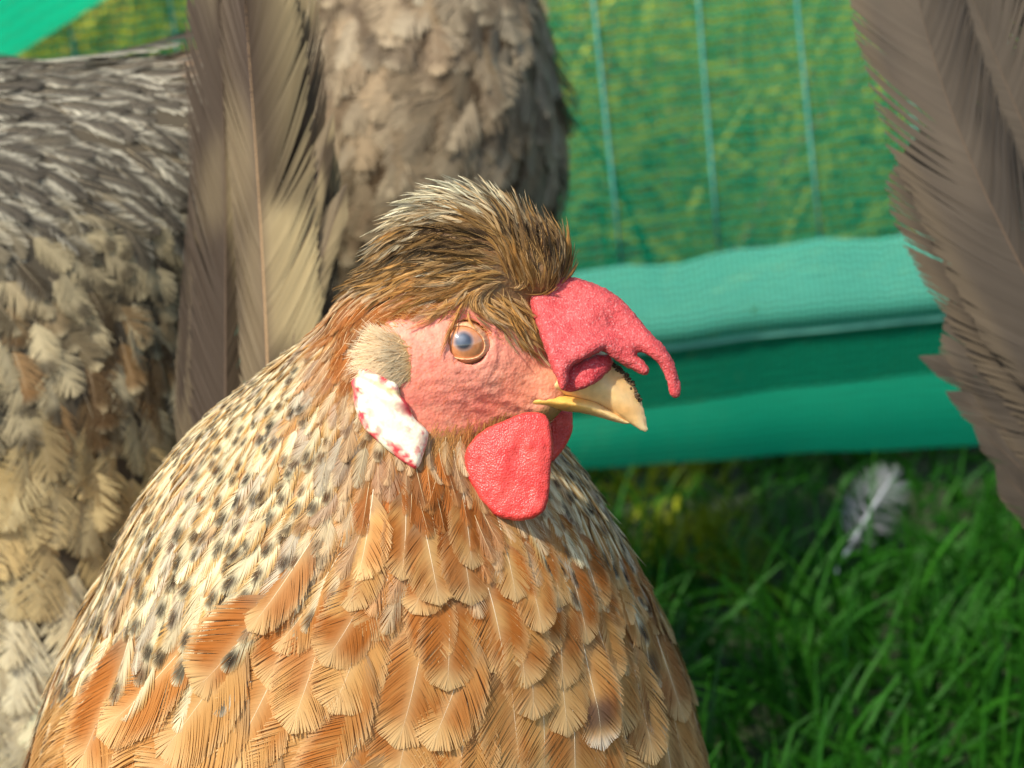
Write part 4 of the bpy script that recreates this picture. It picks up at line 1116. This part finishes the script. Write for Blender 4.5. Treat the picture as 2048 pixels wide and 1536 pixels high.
def col2(q, n):
    top = sstep(500, 390, q[:, 1] + RNG.normal(0, 45, n)); low = sstep(760, 900, q[:, 1] + RNG.normal(0, 30, n)); bot = sstep(1080, 1220, q[:, 1])
    sp = (RNG.random(n) < 0.6) * 1.0; ru = (RNG.random(n) < 0.4) * sstep(520, 640, q[:, 1]) * sstep(900, 800, q[:, 1]); dk2 = (RNG.random(n) < 0.3) * sstep(430, 560, q[:, 1]) * sstep(900, 780, q[:, 1]) * 0.75; br = RNG.uniform(0.7, 1.1, n); g = RNG.random(n)
    tan = (RNG.random(n) < 0.7) * np.exp(-(((q[:, 0] - 390) / 90) ** 2 + ((q[:, 1] - 110) / 50) ** 2))
    def col(u, v, side, f):
        av = np.abs(v); e = sstep(0.45, 0.9, av)[..., None]
        c = lin(196, 178, 138) * np.ones(u.shape + (1,))
        ct = lin(92, 84, 72) * (1 - e) + lin(222, 212, 186) * e; t = top[f][..., None]; c = c * (1 - t) + ct * t
        s = (sp[f] * (1 - low[f]) * (1 - top[f]) * np.exp(-((u - 0.86) / 0.16) ** 4 - (av / 0.8) ** 4))[..., None] * 0.8; c = c * (1 - s) + lin(58, 48, 38) * s
        r = (ru[f] * sstep(1.0, 0.8, u) * 0.85)[..., None]; c = c * (1 - r) + lin(128, 92, 52) * r
        d2 = (dk2[f] * sstep(1.0, 0.75, u))[..., None]; c = c * (1 - d2) + lin(70, 54, 36) * d2
        l = low[f][..., None]; cl = lin(218, 188, 128) * (1 - 0.5 * g[f])[..., None] + lin(200, 190, 152) * (0.5 * g[f])[..., None]; c = c * (1 - l) + cl * l
        b = bot[f][..., None]; c = c * (1 - b) + lin(252, 238, 198) * b
        tn = tan[f][..., None]; c = c * (1 - tn) + lin(196, 150, 112) * tn
        return c * br[f][..., None]
    return col
h2 = other_hen('mottled grey and cream hen with upright tail, facing out of the picture on the left', B, f2, ((-34, 8), (-6, 12), (-22, 18)), flow2,
          lambda q, c: np.where(c[:, 1] > 4, 1.5, np.interp(q[:, 1], [200, 500, 800, 1200], [0.42, 0.42, 0.60, 0.80])) * np.where(q[:, 0] < -120, 1.6, 1), shape_round, col2, lin(92, 82, 66), nb=34, base_px=(-200, 900, 3.0), slim=lambda q: sstep(480, 380, q[:, 1]))
T2 = Frame(500, 400, 0.645)
def tailc(i):
    ph = RNG.random(2) * 10; kk = [0, .02, .04, .22, .35, .2, .3, .4, .3][i % 9]
    def col(u, v, side, f):
        q = np.stack([u * 5 + ph[0] + 0.15 * np.abs(v), v * 0.5 + ph[1], 0 * u], -1)
        bar = sstep(0.40, 0.62, fbm(q, 1.1, 101 + i, 2))
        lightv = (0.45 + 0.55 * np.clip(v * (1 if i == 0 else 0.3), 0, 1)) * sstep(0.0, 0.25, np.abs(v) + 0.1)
        ca = lin(124, 104, 82) * (1 - kk); cb = lin(194, 172, 126) * (1 - kk); cd_ = lin(74, 60, 48) * (1 - kk * 0.6)
        c = ca * (1 - lightv[..., None]) + cb * lightv[..., None]
        d = (bar * (1 - 0.4 * np.clip(np.abs(v) if i == 0 else 0.3, 0, 1)))[..., None]
        c = c * (1 - d) + cd_ * d
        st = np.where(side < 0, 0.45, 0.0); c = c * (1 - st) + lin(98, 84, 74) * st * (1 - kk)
        return c
    return col
quills(h2, T2, [([(548, 1150, 0.3), (540, 850, 0), (530, 560, -0.3), (505, 200, -0.3), (478, -160, 0)], 84, 1.32, -0.12),
                ([(580, 800, -.1), (590, 620, -.2), (612, 440, -.2), (668, 220, -.1)], 24, 1.0, -0.1),
                ([(585, 900, 0), (600, 700, -.1), (632, 540, -.1), (694, 365, 0)], 27, 1.0, -0.1),
                ([(455, 1150, 0.8), (450, 850, 0.5), (452, 560, 0.4), (450, 200, 0.3), (430, -180, 0.4)], 66, 0.9, 0.10),
                ([(395, 1100, 0.9), (415, 850, 0.7), (440, 560, 0.6), (450, 250, 0.5), (470, -60, 0.5)], 48, 0.9, 0.25),
                ([(590, 1150, 0.6), (600, 850, 0.4), (600, 560, 0.35), (580, 150, 0.4), (545, -260, 0.4)], 66, 1.1, -0.2),
                ([(380, 1050, 1.2), (385, 850, 1.0), (398, 600, 0.9), (415, 400, 0.8), (435, 210, 0.8)], 40, 1.0, 0.2),
                ([(640, 1150, 0.9), (640, 850, 0.8), (640, 650, 0.8), (640, 480, 0.8), (655, 240, 0.8)], 36, 1.0, -0.2)], tailc, nb=120)
b2 = np.array(h2.location)
for s in (-0.03, 0.03): leg(h2, (b2[0] + 0.0 + s, b2[1] + s, 0.11), (b2[0] + s, b2[1] + s * 1.2, 0), (-1, 0.1, 0))

# ---- hen behind the crest
G = Frame(860, 200, 0.84); a3 = G.at
def f3(p):
    f = ell(p, a3(830, 190, 2.0), (4.7, 5.0, 6.6))
    f = smin(f, cap(p, a3(860, 350, 4.0), a3(800, 620, 8.0), 4.4, 5.5), 2.0)
    f = smin(f, cap(p, a3(800, 120, 5.0), a3(640, 430, 8.0), 3.2, 1.8), 1.5)
    f = smin(f, ell(p, a3(610, 520, 8.5), (1.7, 1.6, 1.8)), 0.6)
    return f
flow3 = flow_field([(700, 100, -.5, .85), (900, 100, -.2, 1), (1050, 100, -.1, 1), (700, 350, -.5, .85), (900, 350, -.3, .95), (1050, 350, -.2, 1), (800, 700, -.2, 1), (880, -400, 0, 1)], G.to_px, EX, EZ)
def col3(q, n):
    br = RNG.uniform(0.65, 1.15, n); w = RNG.random(n); dk = RNG.random(n) < 0.25
    def col(u, v, side, f):
        av = np.abs(v); e = sstep(0.6, 1.0, np.maximum(av, u))[..., None]
        c = lin(164, 140, 108) * (1 - w[f] * 0.6)[..., None] + lin(172, 160, 136) * (w[f] * 0.6)[..., None]
        e = e * (0.1 + 0.5 * w[f])[..., None]; c = c * (1 - 0.5 * e) + lin(222, 202, 164) * 0.5 * e
        d = (dk[f] * sstep(0.95, 0.7, u) * 0.6)[..., None]; c = c * (1 - d) + lin(104, 84, 64) * d
        return c * br[f][..., None]
    return col
h3 = other_hen('grey-brown hen with pale-edged scaly feathers standing behind the crest of the sharp hen', G, f3, ((-10, 9), (-7, 16), (-18, 20)), flow3,
          lambda q, c: np.where(c[:, 1] > 3, 1.5, 0.6), shape_round, col3, lin(96, 78, 58), nb=26, n_c=16000, base_px=(830, 400, 5.0))
b3 = np.array(h3.location)
for s in (-0.03, 0.03): leg(h3, (b3[0] + s, b3[1], 0.22), (b3[0] + s, b3[1], 0), (0.2, -1, 0))

# ---- hen at the right edge: only its tail is in the picture
D4 = Frame(1900, 400, 0.66); a4 = D4.at
def f4(p):
    f = ell(p, a4(2780, 900, 2.5), (8.5, 6.2, 7.0))
    f = smin(f, cap(p, a4(2500, 800, 2.0), a4(2240, 760, 1.5), 4.5, 2.2), 2.0)
    f = smin(f, cap(p, a4(3250, 700, 3), a4(3450, 150, 3), 4.5, 2.2), 2.0)
    f = smin(f, ell(p, a4(3500, 90, 3), (2.1, 1.6, 1.7)), 0.8)
    return f
flow4 = flow_field([(2150, 800, -.9, .3), (2300, 700, -1, -.2), (2300, 950, -.8, .6), (2500, 800, -.9, .4), (2600, 1100, -.5, .9), (2900, 800, -.7, .7), (3300, 600, -.3, 1), (3450, 100, -.8, .5)], D4.to_px, EX, EZ)
def col4(q, n):
    br = RNG.uniform(0.65, 1.1, n)
    def col(u, v, side, f):
        e = sstep(0.6, 1.0, np.maximum(np.abs(v), u))[..., None]
        return (lin(122, 100, 74) * (1 - 0.5 * e) + lin(180, 156, 116) * 0.5 * e) * br[f][..., None]
    return col
h4 = other_hen('grey-brown hen at the right edge with only its broad ragged tail feathers in view', D4, f4, ((-2, 28), (-7, 13), (-14, 8)), flow4,
          lambda q, c: np.where(c[:, 1] > 3, 1.8, 1.05), shape_round, col4, lin(96, 78, 58), nb=30, n_c=9000, base_px=(2800, 900, 2.5))
def tail4(i):
    ph = RNG.random(2) * 10; kk = [0.0, .06, .12, .05, .15, .1, .08, .1, .2][i % 9]
    def col(u, v, side, f):
        q = np.stack([u * 4 + ph[0], v * 0.8 + ph[1], 0 * u], -1); nz = fbm(q, 1.4, 121 + i, 3)[..., None]
        c = (lin(74, 66, 58) * (1 - nz) + lin(112, 98, 82) * nz) * (1 - kk)
        e = sstep(0.75, 1.0, np.abs(v))[..., None] * 0.3; return c * (1 - e) + lin(124, 106, 80) * e
    return col
quills(h4, D4, [([(2290, 960, 0.0), (2140, 720, -.3), (2010, 480, -.5), (1900, 250, -.5), (1835, 20, -.4), (1800, -160, -.2)], 118, 0.85, 0.15),
                ([(2300, 900, .3), (2190, 600, .1), (2090, 350, 0), (1990, 120, 0), (1900, -120, 0)], 112, 0.9, 0.05),
                ([(2320, 900, .6), (2260, 560, .5), (2180, 260, .4), (2100, 0, .4), (2020, -220, .4)], 110, 0.9, 0.0),
                ([(2320, 980, 0.3), (2200, 860, .2), (2060, 690, .1), (1960, 540, .1), (1880, 380, .2), (1850, 250, .3)], 96, 0.8, 0.1),
                ([(2330, 1010, 0.6), (2190, 950, .4), (2080, 850, .3), (1990, 740, .3), (1900, 590, .3)], 74, 0.9, 0.1),
                ([(2330, 1040, 0.7), (2170, 960, .5), (2040, 850, .4), (1940, 745, .4), (1835, 712, .2)], 26, 1.0, 0.1),
                ([(2330, 1080, 0.8), (2180, 1010, .5), (2070, 920, .4), (1985, 830, .4), (1890, 782, .2)], 30, 1.0, 0.1),
                ([(2330, 1120, 0.8), (2190, 1080, .6), (2090, 990, .5), (2030, 920, .4), (1945, 850, .2)], 32, 1.0, 0.1),
                ([(2330, 1180, 0.8), (2200, 1150, .6), (2110, 1080, .5), (2060, 1000, .4), (1990, 930, .2)], 40, 1.0, 0.1)], tail4, nb=110)
b4 = np.array(h4.location)
for s in (-0.03, 0.03): leg(h4, (b4[0] + s, b4[1] + s, 0.13), (b4[0] + s, b4[1] + s, 0), (1, 0.1, 0))

# ================================================================== loose white feather in the grass
r0 = P(1685, 1130, 1.0) - CC
g0 = on_fence(1672, 1145, 0.97); g1 = on_fence(1800, 930, 1.00)
tt = np.linspace(0, 1, 10)[:, None]
cl = g0 + (g1 - g0) * tt + np.array([0, -0.004, 0.004]) * np.sin(np.pi * tt)
T = norm(np.gradient(cl, axis=0)); Nn = norm(np.array([0.1, -0.8, 0.5]) + 0 * T)
def wcol(u, v, side, f): return lin(170, 168, 172) * (0.85 + 0.15 * np.abs(v))[..., None]
Lw = np.linalg.norm(g1 - g0)
V, Q, Cc = make_feathers(cl[None], Nn[None], np.array([Lw]), np.array([0.013]), 46, shape_round, wcol, t0=0.22, reach=0.2, M=5, clump=0.06, camber=0.1, taper=0.2, shaft=0.0011, shaft_col=lin(225, 225, 228), gap=0.4, jit=0.12, tilt=0.4)
o = mesh_obj('feather', V, Q, M_DOWN, cols=Cc, loc=tuple(g0))
tag(o, 'loose fluffy white feather standing in the grass below the fence', 'feather')
